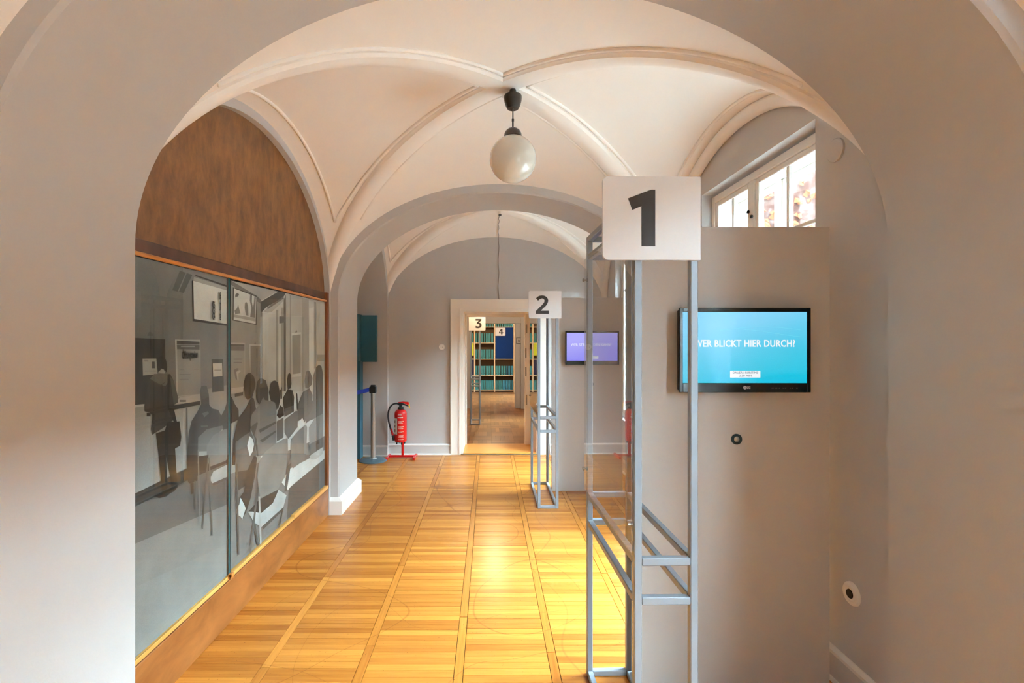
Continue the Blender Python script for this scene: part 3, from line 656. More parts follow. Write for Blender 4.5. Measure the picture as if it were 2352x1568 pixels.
pm = bpy.data.materials.new('black and white photo print'); pm.use_nodes = True; nt = pm.node_tree; p = nt.nodes['Principled BSDF']
at = nt.nodes.new('ShaderNodeAttribute'); at.attribute_name = 'tint'; p.inputs['Roughness'].default_value = .45
gp = nt.nodes.new('ShaderNodeNewGeometry'); gn = nt.nodes.new('ShaderNodeTexNoise'); gn.inputs['Scale'].default_value = 260; gn.inputs['Detail'].default_value = 2
gl = nt.nodes.new('ShaderNodeTexNoise'); gl.inputs['Scale'].default_value = 5; gl.inputs['Detail'].default_value = 3
ga = nt.nodes.new('ShaderNodeMath'); ga.operation = 'MULTIPLY_ADD'; ga.inputs[1].default_value = .30; ga.inputs[2].default_value = .55
gb = nt.nodes.new('ShaderNodeMath'); gb.operation = 'MULTIPLY_ADD'; gb.inputs[1].default_value = .60
gv = nt.nodes.new('ShaderNodeVectorMath'); gv.operation = 'SCALE'
nt.links.new(gp.outputs['Position'], gn.inputs[0]); nt.links.new(gp.outputs['Position'], gl.inputs[0]); nt.links.new(gn.outputs[0], ga.inputs[0]); nt.links.new(gl.outputs[0], gb.inputs[0]); nt.links.new(ga.outputs[0], gb.inputs[2])
nt.links.new(at.outputs['Color'], gv.inputs[0]); nt.links.new(gb.outputs[0], gv.inputs['Scale']); nt.links.new(gv.outputs[0], p.inputs['Base Color'])
from mathutils.geometry import tessellate_polygon
def clip(poly, ylo, yhi, zlo, zhi):
    for (ax, lim, sg) in ((1, ylo, 1), (1, yhi, -1), (2, zlo, 1), (2, zhi, -1)):
        out = []
        for i in range(len(poly)):
            a, b = poly[i-1], poly[i]; ia = (a[ax]-lim)*sg >= 0; ib = (b[ax]-lim)*sg >= 0
            if ia != ib:
                t = (lim-a[ax])/(b[ax]-a[ax]); out.append(tuple(a[k]+(b[k]-a[k])*t for k in range(3)))
            if ib: out.append(b)
        poly = out
        if not poly: return []
    return poly
def mural(shapes, y0, y1, z0, z1, x, name, parent, base):
    mb = MB(); mb.add([(x, y0, z0), (x, y1, z0), (x, y1, z1), (x, y0, z1)], [(0, 1, 2, 3)], lin((base,)*3))
    bgp = mb.build('photo_print', pm, parent, fix=False)
    fg = MB()
    for k, (fn, gcol, pts) in enumerate(shapes):
        poly = [q(*a) for a in fn(pts)]
        g8 = gcol*.93
        c = tuple(min(.85, 1.75*v**1.18) for v in lin((g8*.975, g8*1.0, g8*1.005)))
        xx = x+.00006*(k+1)
        tris = tessellate_polygon([[Vector((0, p[1], p[2])) for p in poly]])
        for t in tris:
            cp = clip([poly[i] for i in t], y0, y1, z0, z1)
            if len(cp) >= 3: fg.add([(xx, p[1], p[2]) for p in cp], [tuple(range(len(cp)))], c)
    fo = fg.build('printed_figures', pm, parent, fix=False)
    return bgp
def mural_text(mb, body, cx, cy, wpx_to, size, X):
    vs, fs = text_mb(body, size, .002, ext=.0001)
    c = q(cx, cy); x0 = min(v.x for v in vs); x1 = max(v.x for v in vs)
    ya, yb = q(cx-wpx_to/2, cy)[1], q(cx+wpx_to/2, cy)[1]; k = (yb-ya)/(x1-x0)
    return mb.add([(X, (ya+yb)/2+(v.x-(x0+x1)/2)*k, c[2]+v.y) for v in vs], fs)
YS = 2.815
pane1 = thing('mural_pane', 'near sliding glass pane over a photo of a standing visitor in a hoodie', 'glass pane', (0, 0, 0), 'sliding mural panes')
mural(shapes_near, 1.985, YS, .274, 1.948, PW, 'photo_print', pane1, 120)
MB().box((-1.466, 1.985, .274), (-1.460, YS, 1.948)).build('glass_sheet', M_mglass, pane1)
MB().box((-1.466, YS, .274), (-1.459, YS+.006, 1.948)).build('glass_edge', M_gedge, pane1)
MB().box((-1.4795, YS+.006, .274), (-1.474, YS+.045, 1.945)).build('edge_gap', M_dark, pane1)
tb = MB()
for (t, cx, cy, wpx, sz) in (('106', 487, 700, 8, .05), ('103', 487, 714, 8, .05), ('104', 487, 727, 8, .05), ('16', 502, 678, 5, .045), ('12', 502, 691, 5, .045), ('1', 503, 703, 2, .045), ('2', 503, 717, 3, .045), ('8', 503, 729, 3, .045), ('Öffnungszeiten', 433, 815, 37, .05)):
    mural_text(tb, t, cx, cy, wpx, sz, PW+.0072)
tb.build('printed_words', mat('grey print ink', (96, 98, 98), .5), pane1)['kind'] = 'stuff'
pane2 = thing('mural_pane', 'far sliding glass pane over a photo of people seated on chairs', 'glass pane', (0, 0, 0), 'sliding mural panes')
mural(shapes_far, YS+.046, 4.515, .278, 1.940, PW-.008, 'photo_print', pane2, 120)
MB().box((-1.474, YS+.046, .278), (-1.469, 4.515, 1.940)).build('glass_sheet', M_mglass, pane2)

# ------------------------------------------------------------------ number stands
def poly2(sb, pts, d):
    x0, x1, z0, z1 = d['rect']; bx0, bx1, by0, by1 = d['box']
    f = lambda a, b: (x0+(a-bx0)/(bx1-bx0)*(x1-x0), d['y'], z1-(b-by0)/(by1-by0)*(z1-z0))
    sb.prism([f(*p) for p in pts], (0, -.0015, 0))
NUM = {
 '1': ((300, 1411, 140, 1067), [[(845, 288), (892, 288), (892, 915), (738, 915), (738, 470), (634, 514), (584, 386)]]),
 '2': ((760, 1058, 30, 280), [[(825, 240), (942, 240), (942, 211), (870, 211), (900, 182), (918, 165), (930, 147), (937, 128), (938, 115), (933, 98), (924, 87), (910, 78), (895, 73), (880, 72), (862, 74), (844, 82), (827, 97), (846, 120), (862, 106), (880, 99), (894, 102), (902, 111), (904, 122), (900, 136), (888, 152), (825, 214)]]),
 '3': ((120, 390, 270, 492), [[(230, 307), (324, 307), (324, 330), (285, 364), (305, 370), (320, 382), (327, 398), (328, 412), (322, 432), (308, 446), (290, 453), (270, 455), (245, 452), (228, 446), (232, 418), (252, 425), (272, 427), (288, 423), (296, 413), (294, 399), (284, 391), (265, 388), (248, 387), (248, 367), (281, 334), (230, 334)]]),
 '4': ((553, 720, 445, 578), [[(612, 522), (645, 465), (650, 489), (630, 521)], [(612, 521), (684, 520), (684, 537), (612, 537)], [(645, 465), (670, 465), (670, 555), (648, 555)]]),
}
def sign_plate(parent, x0, x1, z0, z1, y, num, m=M_sign, roundleft=True, part=True):
    r = .018; pts = []
    corners = [(x0+r, z0+r, math.pi, r if roundleft else 0), (x1-r, z0+r, 1.5*math.pi, 0 if roundleft else r), (x1-r, z1-r, 0, 0 if roundleft else r), (x0+r, z1-r, .5*math.pi, r if roundleft else 0)]
    for (cx, cz, a0, rr) in corners:
        if rr:
            for k in range(7): pts.append((cx+rr*math.cos(a0+k*math.pi/12), y, cz+rr*math.sin(a0+k*math.pi/12)))
        else:
            sx = -1 if cx < (x0+x1)/2 else 1; sz = -1 if cz < (z0+z1)/2 else 1; pts.append((cx+sx*r, y, cz+sz*r))
    o = MB().prism(pts, (0, .012, 0)).build('number_sign', m, parent)
    bx, polys = NUM[num]; nb = MB()
    for pl in polys: poly2(nb, pl, {'rect': (x0, x1, z0, z1), 'box': bx, 'y': y})
    nb.build('numeral', M_ink, o)
    return o
def stand(label, num, xl, xr, yn, yf, ztop, sign, rot=0, mirror=False, m=M_steel, rails=(.875, .745), zs=None, gz=(.885, 1.985)):
    root = thing('number_stand', label, 'stand', (0, 0, 0), 'numbered steel stands')
    t = .026
    if rot:
        root.location = (xl, yn, 0); root.rotation_euler = (0, 0, rot); ox, oy = xl, yn
    else: ox = oy = 0
    xs = (xl-ox, xr-t-ox); ys = (yn-oy, yf-t-oy)
    for x in xs:
        for y in ys: MB().bbox((x, y, 0), (x+t, y+t, ztop), .003).build('post', m, root)
    for z in (t, rails[1], rails[0], ztop-.085, ztop):
        for y in ys: MB().bbox((xs[0]+t, y, z-t), (xs[1], y+t, z), .003).build('cross_rail', m, root)
        for x in xs: MB().bbox((x, ys[0]+t, z-t), (x+t, ys[1], z), .003).build('side_rail', m, root)
    sx0, sx1, sz0, sz1 = sign
    sign_plate(root, sx0-ox, sx1-ox, sz0, sz1, ys[0]-.0125, num, m=zs or M_sign, roundleft=not mirror)
    gx = xs[0]-.0085 if not mirror else xs[1]+t+.0025
    MB().box((gx, ys[0]-.004, gz[0]), (gx+.006, ys[1]+t+.004, gz[1])).build('acrylic_pane', M_acryl, root)
    for y in (ys[0]+.012, ys[1]+.012):
        for z in (gz[0]+.1, gz[1]-.1):
            MB().lathe([(.009, -.012), (.009, -.004), (.004, -.004), (.004, .006)], (gx, y, z), 10, 'x').build('bolt', M_blackm if False else M_metalplate, root)
    return root
stand('tall grey steel stand with number 1 sign beside the cyan screen board', '1', .482, .6955, 1.659, 2.406, 2.092, (.374, .698, 1.863, 2.137), rot=math.radians(1.1))
stand('grey steel stand with number 2 sign in front of the doorway', '2', .462, .660, 4.742, 5.556, 2.05, (.375, .6845, 1.802, 2.062))
stand('slim steel stand with number 3 sign just beyond the doorway', '3', -.362, -.164, 9.39, 9.95, 2.02, (-.377, -.065, 1.772, 2.034), mirror=True)

# ------------------------------------------------------------------ display boards with screens
def scr_mat(name, c_top, c_bot, strength):
    m = bpy.data.materials.new(name); m.use_nodes = True; nt = m.node_tree; p = nt.nodes['Principled BSDF']; L = nt.links.new
    tc = nt.nodes.new('ShaderNodeTexCoord'); sp = nt.nodes.new('ShaderNodeSeparateXYZ'); L(tc.outputs['Generated'], sp.inputs[0])
    n = nt.nodes.new('ShaderNodeTexNoise'); n.inputs['Scale'].default_value = 1.4; n.inputs['Detail'].default_value = 1; L(tc.outputs['Generated'], n.inputs[0])
    a = nt.nodes.new('ShaderNodeMath'); a.operation = 'MULTIPLY_ADD'; L(n.outputs[0], a.inputs[0]); a.inputs[1].default_value = .5
    b = nt.nodes.new('ShaderNodeMath'); b.operation = 'MULTIPLY_ADD'; L(sp.outputs[0], b.inputs[0]); b.inputs[1].default_value = -.35; L(sp.outputs[2], b.inputs[2])
    L(b.outputs[0], a.inputs[2])
    r = nt.nodes.new('ShaderNodeValToRGB'); r.color_ramp.elements[0].position = .12; r.color_ramp.elements[1].position = 1
    r.color_ramp.elements[0].color = lin(c_bot)+(1,); r.color_ramp.elements[1].color = lin(c_top)+(1,)
    L(a.outputs[0], r.inputs[0]); L(r.outputs[0], p.inputs['Emission Color']); p.inputs['Emission Strength'].default_value = strength
    p.inputs['Base Color'].default_value = (.01, .01, .01, 1); p.inputs['Roughness'].default_value = .35
    return m
ES = 1/(2**S.view_settings.exposure)
M_cyan = scr_mat('cyan screen picture', (132, 214, 250), (0, 198, 228), ES*.98)
M_violet = scr_mat('violet screen picture', (172, 168, 250), (140, 136, 240), ES*.98)
M_lettw = emit('white screen lettering', (240, 244, 246), ES)
M_lettg = emit('grey screen lettering', (84, 100, 116), ES)
M_dots = emit('pale screen dots', (120, 226, 242), ES)
def display(label_b, label_t, x0, x1, y, ztop, tvx0, tvz0, tvw, tvh, words, small, scr, full, peep, gap=.07):
    b = thing('display_board', label_b, 'display board', (0, 0, 0), 'grey display boards')
    MB().bbox((x0, y, 0), (x1, y+.05, ztop), .0015).build('board', M_panel, b)
    MB().box((x0+.008, y+.05, .0), (x0+.03, y+.085, ztop-.02)).build('back_batten', M_blackm, b)
    MB().box((x1-.03, y+.05, .0), (x1-.008, y+.085, ztop-.02)).build('back_batten', M_blackm, b)
    pe = MB().lathe([(.012, -.001), (.0245, -.001), (.0245, -.006), (.013, -.006)], (peep[0], y, peep[1]), 28, 'y', cap=False).build('peephole', mat('dark teal ring', (22, 52, 62), .4), b, smooth=True)
    MB().lathe([(.0135, -.001), (.0135, -.004), (.012, -.005), (.009, -.0085), (.001, -.0105)], (peep[0], y, peep[1]), 24, 'y').build('lens', M_alu, pe, smooth=True)
    t = thing('wall_screen', label_t, 'screen', (0, 0, 0), 'wall mounted screens')
    yb = y-gap; X0, X1, Z0, Z1 = tvx0, tvx0+tvw, tvz0, tvz0+tvh
    bl, br, bt, bb = .016, .017, .018, .042
    MB().bbox((X0+.004, yb+.008, Z0+.004), (X1-.004, yb+.045, Z1-.004), .008).build('casing', M_blackm, t)
    MB().bbox((X0+.15, yb+.045, Z0+.1), (X1-.15, y, Z1-.1), .004).build('wall_bracket', M_blackm, t)
    MB().bbox((X0, yb, Z0), (X0+bl, yb+.012, Z1), .002).bbox((X1-br, yb, Z0), (X1, yb+.012, Z1), .002).bbox((X0+bl, yb, Z1-bt), (X1-br, yb+.012, Z1), .002).bbox((X0+bl, yb, Z0), (X1-br, yb+.012, Z0+bb), .002).build('bezel', M_black, t)
    sx0, sx1, sz0, sz1 = X0+bl, X1-br, Z0+bb, Z1-bt
    sc = MB().box((sx0, yb+.003, sz0), (sx1, yb+.010, sz1)).build('screen', scr, t)
    W_, H_ = sx1-sx0, sz1-sz0; ys = yb+.0025
    tm = MB(); text_front(tm, words[0], sx0+W_*words[1], ys, sz0+H_*words[2], H_*.135, .0009*(1 if full else .6), W_*words[3], 1.05); tm.build('lettering', M_lettw, sc)
    lx, lz = sx0+W_*.503, sz0+H_*.125; lw, lh = W_*.122, H_*.048
    MB().bbox((lx-lw, ys-.0004, lz-lh), (lx+lw, ys+.0004, lz+lh), .0003).build('runtime_plate', M_lettw, sc)
    tm = MB(); text_front(tm, small[0], lx, ys-.0006, lz+lh*.42, lh*.9, 0, lw*1.66); text_front(tm, small[1], lx, ys-.0006, lz-lh*.46, lh*.9, 0, lw*.82); tm.build('runtime_lettering', M_lettg, sc)
    if full:
        dm = MB()
        for i in range(40):
            for j in range(16):
                uu = .08+.86*i/39; a = (uu-.47); vv = .50-.40*(j/15)**.9+.03*math.sin(uu*9); uu2 = .47+a*(.55+.6*j/15)
                if .02 < uu2 < .98 and not (abs(uu2-.5) < .13 and vv < .2):
                    cx, cz = sx0+W_*uu2, sz0+H_*vv; r = .0007
                    dm.add([(cx-r, ys, cz), (cx, ys, cz-r), (cx+r, ys, cz), (cx, ys, cz+r)], [(0, 1, 2, 3)])
        for c0, amp, ph in ((.74, .05, 0), (.70, .06, 1.1)):
            pts = [(sx0+W_*(.3+.65*k/30), ys, sz0+H_*(c0+amp*math.sin(ph+k/30*3))) for k in range(31)]
            dm.tube(pts, .0005, 4)
        tag(dm.build('screen_dots', M_dots, sc), kind='stuff')
        M_logo = mat('pale logo grey', (190, 190, 192), .4)
        lg = MB(); cz = Z0+.022; cx = X0+tvw*.497
        lg.lathe([(.0075, -.0012), (.0075, .0004)], (cx, yb, cz), 20, 'y'); text_front(lg, 'LG', cx+.0165, yb-.0008, cz, .0155, .0006, .0150); lg.build('logo', M_logo, t)
        lm = MB(); lm.box((cx-.0005, yb-.0018, cz-.003), (cx+.0007, yb-.0011, cz+.004)).box((cx, yb-.0018, cz-.003), (cx+.003, yb-.0011, cz-.0018)); lm.build('logo_face', M_blackm, t)
        cm = MB()
        for u, l in ((.70, .009), (.727, .009), (.755, .004), (.785, .004), (.80, .006), (.84, .003), (.852, .006), (.888, .005)):
            cm.box((X0+tvw*u, yb-.0008, cz-.0028), (X0+tvw*u+l, yb+.0003, cz-.0008))
        cm.build('control_marks', M_logo, t)
    return b
y1 = 2.30
display('tall grey display board beside the number 1 stand holding the cyan screen', 'black wall screen showing cyan picture and WER BLICKT HIER DURCH',
        .690, 1.566, y1, 2.118, (1560-1123)/515, 1.6-121/515, 302/515, 194/515, ('WER BLICKT HIER DURCH?', .497, .553, .815), ('DAUER / RUNTIME', '2:30 MIN'), M_cyan, True, (1.136, 1.144))
display('lower grey display board beside the number 2 stand holding the violet screen', 'black wall screen showing violet picture and WER STEUERT DEN KAHN',
        .668, 1.415, 5.30, 2.047, (1300-1123)/222, 1.6-58/222, 125/222, 78/222, ('WER STEUERT DEN KAHN?', .48, .567, .80), ('DAUER / RUNTIME', '2:30 MIN'), M_violet, False, (1.083, 1.13))

# ------------------------------------------------------------------ globe lamp
ly, lx = 3.28, .157
lamp = thing('globe_lamp', 'opal glass globe lamp hanging from the vault crossing on a dark rod', 'lamp', (lx, ly, 0))
MB().lathe([(.030, 3.113), (.036, 3.112), (.046, 3.128), (.056, 3.158), (.060, 3.185), (.057, 3.197), (.03, 3.202), (.012, 3.26)], (0, 0, 0), 40).build('ceiling_canopy', M_bronze, lamp, smooth=True)
MB().tube([(0, 0, 3.12), (0, 0, 3.04)], .0045, 10).tube([(0, 0, 3.045), (0, 0, 3.03)], .008, 10).tube([(0, 0, 3.04), (0, 0, 2.97)], .006, 10).build('rod', M_bronze, lamp, smooth=True)
MB().lathe([(.008, 2.985), (.03, 2.980), (.047, 2.966), (.056, 2.948), (.060, 2.928), (.055, 2.925)], (0, 0, 0), 40).build('fitter', M_bronze, lamp, smooth=True)
for k in range(3):
    a = .6+k*2.1; MB().tube([(.056*math.cos(a), .056*math.sin(a), 2.936), (.070*math.cos(a), .070*math.sin(a), 2.937)], .003, 8).build('thumb_screw', M_bronze, lamp)
R = .153
MB().lathe([(R*math.sin(t), 2.782-R*math.cos(t)) for t in [math.radians(a) for a in range(1, 161, 5)]], (0, 0, 0), 56).build('globe', M_globe, lamp, smooth='all')

# ------------------------------------------------------------------ vault cable with junction box
cx_, cy_ = .130, 6.117
junc = thing('ceiling_outlet', 'small cream ceiling outlet with thin cable running down above the doorway', 'outlet', (0, 0, 0))
z0 = W(0, 0, .17)
MB().bbox((cx_-.024, cy_-.02, z0-.075), (cx_+.02, cy_+.02, z0-.02), .006).build('outlet_box', M_casing, junc)
MB().box((cx_-.012, cy_-.022, z0-.075), (cx_+.022, cy_+.021, z0-.083)).build('outlet_slot', M_blackm, junc)
hy2 = (7.0-5.239)/2; c2 = (7.0+5.239)/2
pts = [(cx_, cy_, z0-.08)]
for k in range(1, 15):
    t = k/15; y = cy_+(6.98-cy_)*t; x = cx_+.006*math.sin(k*1.9); pts.append((x, y, W((x-CX)/HXW, (y-c2)/hy2, .17)-.014))
for k in range(14):
    pts.append((cx_+.005+.006*math.sin(k*1.1), 6.985, 2.97-k*.062))
MB().tube(pts, .0045, 6).build('cable', mat('grey cable', (150, 140, 132), .6), junc, smooth='all')

# ------------------------------------------------------------------ wall fittings
def round_fit(name, label, cat, c, r, axis, sgn, m, hole=None, group=None):
    o = thing(name, label, cat, c)
    MB().lathe([(r, 0), (r*.98, .007*sgn), (r*.9, .012*sgn), (r*.62, .014*sgn), (r*.55, .011*sgn), (.001, .011*sgn)], (0, 0, 0), 32, axis).build('cover_plate', m, o, smooth=True)
    if hole: MB().lathe([(hole, .0125*sgn), (hole*.9, .016*sgn), (.001, .016*sgn)], (0, 0, 0), 20, axis).build('socket_hole', M_blackm, o, smooth=True)
    return o
rs = round_fit('wall_socket', 'small white round socket on the end wall beside the door surround', 'socket', (-.657, YB, 1.497), .043, 'y', -1, M_white)
for dx in (-.009, .009): MB().lathe([(.004, -.0105), (.004, -.0125)], (dx, 0, 0), 10, 'y').build('pin_hole', M_blackm, rs)
round_fit('wall_socket', 'white round socket with black centre low on the window wall', 'socket', (XR, F*XR/(1958-1123), 1.6-(1363-780)*XR/835), .052, 'x', -1, M_white, .021)
vd = thing('vent_cover', 'round grey painted disc cover high on the window wall', 'cover', (XR, F*XR/(1922-1123), 1.6+(780-345)*XR/799))
MB().lathe([(.055, 0), (.055, -.010), (.050, -.014), (.001, -.014)], (0, 0, 0), 36, 'x').build('disc', M_wall, vd, smooth=True)

# ------------------------------------------------------------------ fire extinguisher
ex = thing('fire_extinguisher', 'red fire extinguisher on a low red floor stand by the grey wall', 'extinguisher', (-1.195, 6.78, 0))
MB().lathe([(.02, .215), (.06, .217), (.078, .228), (.083, .245), (.083, .60), (.078, .628), (.055, .652), (.028, .662), (.026, .668)], (0, 0, 0), 40).build('cylinder_body', M_red, ex, smooth=True)
MB().lathe([(.036, .660), (.040, .664), (.040, .682), (.034, .688)], (0, 0, 0), 28).build('collar', M_blackm, ex, smooth=True)
mb = MB().lathe([(.022, .684), (.022, .735), (.016, .742)], (0, 0, 0), 20); mb.bbox((-.04, -.02, .715), (.03, .02, .752), .006)
mb.build('valve', M_blackm, ex, smooth=True)
mb = MB().prism([(-.03, -.016, .758), (.03, -.016, .765), (.10, -.016, .760), (.115, -.016, .735), (.105, -.016, .718), (.03, -.016, .748), (-.03, -.016, .748)], (0, .032, 0)); mb.build('lever', M_red, ex)
MB().prism([(-.02, -.013, .745), (.03, -.013, .742), (.10, -.013, .712), (.11, -.013, .70), (.09, -.013, .70), (.02, -.013, .725)], (0, .026, 0)).build('grip', M_blackm, ex)
MB().prism([(.098, -.014, .742), (.118, -.014, .738), (.128, -.014, .675), (.116, -.014, .672), (.110, -.014, .705)], (0, .028, 0)).build('safety_tab', M_yellow, ex)
hp = [(-.03, -.01, .735), (-.07, -.015, .738), (-.12, -.02, .715), (-.155, -.02, .655), (-.165, -.02, .58), (-.158, -.02, .50), (-.143, -.02, .44), (-.125, -.02, .375)]
hs = []
for i in range(len(hp)-1):
    for k in range(5):
        t = k/5; p0 = Vector(hp[max(i-1, 0)]); p1 = Vector(hp[i]); p2 = Vector(hp[i+1]); p3 = Vector(hp[min(i+2, len(hp)-1)])
        hs.append(.5*((2*p1)+(p2-p0)*t+(2*p0-5*p1+4*p2-p3)*t*t+(3*p1-p0-3*p2+p3)*t**3))
hs.append(Vector(hp[-1]))
MB().tube(hs, .0115, 12).build('hose', M_blackm, ex, smooth='all')
MB().tube([(-.126, -.02, .40), (-.098, -.02, .295)], [.012, .017], 12).build('nozzle', M_red, ex, smooth=True)
MB().tube([(-.102, -.02, .31), (-.085, -.02, .245)], [.019, .021], 12).build('nozzle_tip', M_blackm, ex, smooth=True)
def curved_label(a0, a1, z0, z1, r=.0836, n=10):
    vs = []; fs = []
    for i in range(n+1):
        a = a0+(a1-a0)*i/n
        for z in (z0, z1): vs.append((r*math.cos(a), r*math.sin(a), z))
    for i in range(n): fs.append((2*i, 2*i+2, 2*i+3, 2*i+1))
    return vs, fs
d = math.radians
lb = MB().add(*curved_label(d(180), d(246), .33, .545)).build('instruction_label', M_label, ex, fix=False)
mb = MB()
for k in range(3): mb.add(*curved_label(d(205), d(222), .36+k*.06, .395+k*.06, .0839))
mb.build('pictogram', mat('label print brown', (96, 70, 64), .6), lb, fix=False)['kind'] = 'stuff'
mb = MB()
for (z, a0, a1, h) in ((.590, 252, 292, .004), (.600, 256, 288, .008), (.552, 252, 300, .012), (.505, 256, 308, .004), (.495, 256, 290, .004), (.483, 256, 300, .003), (.435, 256, 308, .004), (.425, 256, 296, .004), (.413, 256, 304, .003), (.403, 256, 300, .003), (.365, 256, 308, .003), (.356, 256, 292, .003), (.320, 262, 308, .004), (.308, 262, 304, .004), (.292, 256, 308, .003), (.262, 256, 306, .003)):
    mb.add(*curved_label(d(a0), d(a1), z, z+h, .0837, 6))
mb.build('label_print', M_label, ex, fix=False)['kind'] = 'stuff'
for k in range(4):
    a = k*math.pi/2+.4; MB().lathe([(.008, .19), (.011, .20), (.011, .222)], (.055*math.cos(a), .055*math.sin(a), 0), 10).build('rubber_foot', M_blackm, ex)
MB().bbox((.012, -.016, .02), (.044, .016, .24), .004).build('stand_post', M_red, ex)
MB().bbox((-.15, -.016, .012), (.20, .016, .040), .004).build('stand_crossbar', M_red, ex)
for x in (-.165, .195): MB().bbox((x-.016, -.13, 0), (x+.016, .12, .034), .004).build('stand_foot', M_red, ex)

# ------------------------------------------------------------------ belt barrier post
st = thing('barrier_post', 'brushed steel barrier post with a blue pull-out belt by the side opening', 'barrier post', (-1.531, 6.62, 0))
MB().lathe([(.18, 0), (.18, .012), (.165, .022), (.08, .032), (.05, .036)], (0, 0, 0), 48).build('base_disc', M_basegrey, st, smooth=True)
MB().lathe([(.058, .03), (.052, .04), (.034, .044)], (0, 0, 0), 32).build('base_ring', M_alu, st, smooth=True)
MB().lathe([(.032, .035), (.032, .91)], (0, 0, 0), 32).build('tube', M_alu, st, smooth=True)
MB().bbox((-.045, -.036, .895), (.04, .036, .985), .008).build('belt_cassette', M_blackm, st)
MB().lathe([(.034, .985), (.034, 1.0), (.030, 1.004)], (0, 0, 0), 32).build('cap', M_blackm, st, smooth=True)
MB().prism([(-.045, -.028, .968), (-.045, -.028, .915), (-.75, -.22, .76), (-.75, -.22, .815)], (0, .002, 0)).build('belt', M_beltblue, st)
# ------------------------------------------------------------------ teal information board in the side opening
tb_ = thing('info_board', 'dark teal stepped information board standing in the side opening', 'info board', (0, 0, 0))
MB().bbox((-2.25, 6.70, 0), (-1.72, 6.84, 1.315), .003).build('lower_board', M_teal, tb_)
MB().bbox((-2.25, 6.66, 1.315), (-1.735, 6.84, 1.94), .003).build('upper_board', M_teal, tb_)
MB().bbox((-1.735, 6.78, 1.30), (-1.52, 6.84, 1.93), .003).build('side_board', M_teal, tb_)
mb = MB()
for k in range(11): 
    if k != 5: mb.box((-1.96, 6.6585, 1.49+k*.022), (-1.795-.004*(k % 3), 6.6595, 1.50+k*.022))
mb.build('board_lettering', M_label, tb_)

# ------------------------------------------------------------------ shelves of binders
SH = 75.0; YS_ = F/SH
def xs_(px): return (px-1123)/SH
lev = [.067, .51, 1.013, 1.51, 2.0]
shelf = thing('binder_shelf', 'pale birch shelf of teal binders against the far end wall', 'shelf', (0, YS_, 0))
UP = [-1.05, -.44, .173, .773]
for x in UP: MB().bbox((x-.02, 0, 0), (x+.02, .30, 2.35), .003).build('upright', M_shelf, shelf)
for a, b in zip(UP[:-1], UP[1:]):
    for z in lev: MB().bbox((a+.02, .004, z-.022), (b-.02, .295, z), .002).build('shelf_board', M_shelf, shelf)
MB().box((UP[0], .275, .06), (UP[-1], .285, 2.3)).build('back_board', M_shelfback, shelf)
MB().box((UP[0], .03, 0), (UP[-1], .05, .044)).build('toe_board', M_dark, shelf)
bc = 0
def binder(x, wd, z, h, m, label, grp):
    global bc
    o = thing('binder', label, 'binder', (x, YS_+.012, z), grp); bc += 1
    MB().bbox((0, 0, 0), (wd, .005, h), .002).build('spine', m, o)
    MB().box((0, .005, .001), (wd, .24, h-.002)).build('cover', M_binderedge, o)
    MB().lathe([(.009, -.0012), (.009, .0005)], (wd/2, 0, .055), 12, 'y').build('finger_hole', M_dark, o)
    return o
rows = {0: 'bottom', 1: 'second', 2: 'third', 3: 'fourth', 4: 'top'}
cfg = {
 (1, 0): [(.068, .012)]*2+[(.062, .014)]*3+[(.042, .012)]*3, (2, 0): [(.045, .012)]*2+[(.058, .012)]+[(.040, .011)]*7+[(.036, .01)],
 (1, 1): [(.062, .02)]*7, (2, 1): [(.062, .022), (.06, .022), (.058, .02), (.058, .02), (.035, .02), (.058, .02), (.058, .018)],
 (1, 2): [(.062, .02)]*7, (1, 3): [(.06, .02), (.06, .03), (.06, .02), (.04, .02), (.062, .02), (.062, .02), (.06, .02)],
 (1, 4): [(.05, .02)]*8, (2, 4): [(.042, .02)]*9,
 (0, 0): [(.055, .02)]*8, (0, 1): [(.055, .02)]*8, (0, 3): [(.055, .02)]*8}
ORD = 'first second third fourth fifth sixth seventh eighth ninth tenth eleventh twelfth'.split()
for (bay, row), lst in cfg.items():
    tot = sum(a+b for a, b in lst); a0, a1 = UP[bay]+.025, UP[bay+1]-.025; k = (a1-a0)/tot; x = a0+.004
    grp = 'teal binders on the %s shelf of the %s bay' % (rows[row], ('first', 'middle', 'last')[bay])
    for i, (wd, gp) in enumerate(lst):
        bl = (bay == 2 and row <= 1 and i >= 4)
        binder(x, wd*k, lev[row], .29, M_binderb if bl else M_binder, '%s %s binder from the left on the %s shelf of the %s bay' % (ORD[i], 'blue green' if bl else 'teal', rows[row], ('first', 'middle', 'last')[bay]), grp); x += (wd+gp)*k
bp = thing('blue_board', 'deep blue square board closing two compartments of the binder shelf', 'board', (0, YS_, 0))
MB().bbox((.198, -.006, 1.02), (.75, .006, 1.975), .002).build('panel_face', M_bluepanel, bp)
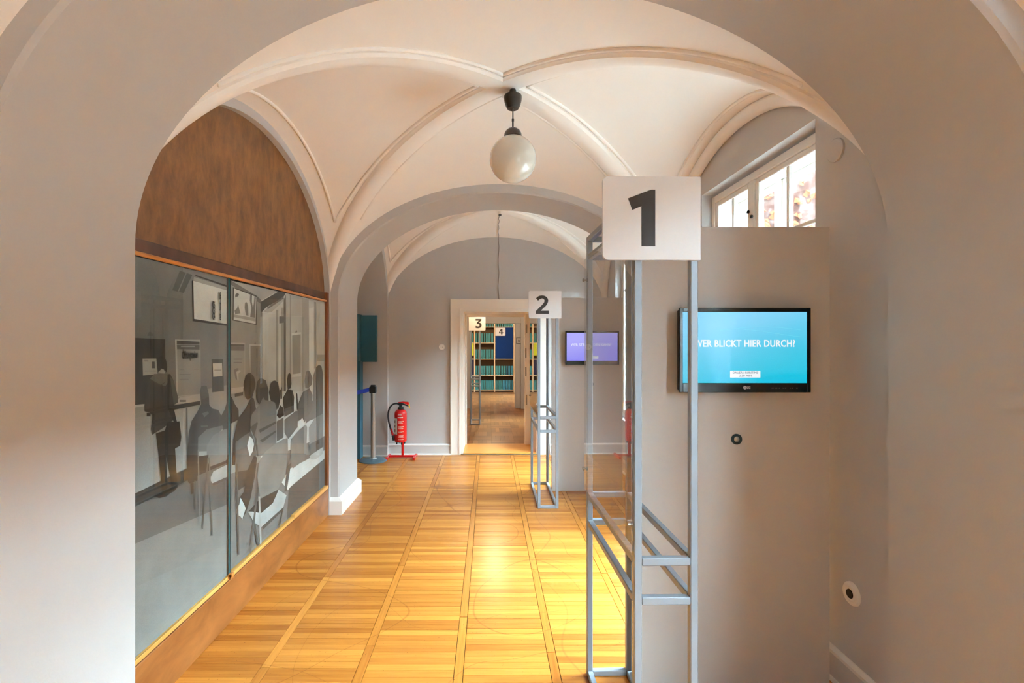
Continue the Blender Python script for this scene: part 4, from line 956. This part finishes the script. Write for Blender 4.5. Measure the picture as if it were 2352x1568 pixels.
s4 = thing('number_plate', 'cream plate with number 4 on the deep blue board', 'sign', (0, 0, 0))
sign_plate(s4, .195, .505, 1.72, 1.965, YS_-.05, '4', roundleft=False)
MB().bbox((.30, YS_-.039, 1.76), (.36, YS_-.006, 1.9), .002).build('fixing_block', M_steel, s4)
gb = thing('lime_poster', 'lime yellow poster board in the first shelf bay', 'poster', (0, YS_, 0))
MB().bbox((-1.02, -.008, 1.12), (-.465, .004, 1.49), .002).build('poster_face', M_lime, gb)
nv = thing('navy_board', 'navy board low in the first shelf bay under the lime poster', 'board', (0, YS_, 0))
MB().bbox((-1.02, -.012, .53), (-.465, -.002, .99), .002).build('panel_face', M_navy, nv)
pl = thing('room_plaque', 'small grey room plaque with number 3 beside the second doorway', 'plaque', (0, 0, 0))
px, pz = (1191.5-1123)/98.75, 1.6-2/98.75
MB().bbox((px-.06, YW-.008, pz-.07), (px+.06, YW-.0005, pz+.07), .002).build('plaque_frame', M_blackm, pl)
MB().box((px-.05, YW-.0095, pz-.06), (px+.05, YW-.008, pz+.06)).build('plaque_face', M_wall, pl)
tm = MB(); text_front(tm, '3', px, YW-.0102, pz-.012, .075, .004); tm.build('plaque_numeral', M_ink, pl)

# ------------------------------------------------------------------ warm ceiling lamps of the rooms beyond
for (x, y, z, e) in ((.1, 9.0, 2.7, 22), (.1, 13.2, 2.7, 28)):
    la = thing('globe_lamp', 'warm lit globe lamp in the room %s' % ('just beyond the doorway' if y < 10 else 'of binder shelves'), 'lamp', (x, y, 0))
    MB().tube([(0, 0, 2.95), (0, 0, z+.1)], .006, 8).build('rod', M_bronze, la)
    MB().lathe([(.10*math.sin(math.radians(a)), z-.10*math.cos(math.radians(a))) for a in range(1, 180, 12)], (0, 0, 0), 24).build('globe', emit('lit opal glass', (255, 214, 160), 1.2), la, smooth='all')
    ld = bpy.data.lights.new('lamp_light', 'POINT'); ld.energy = e; ld.color = (1, .74, .46); ld.shadow_soft_size = .1
    lo = bpy.data.objects.new('lamp_light', ld); COL.objects.link(lo); lo.location = (x, y, z-.22);
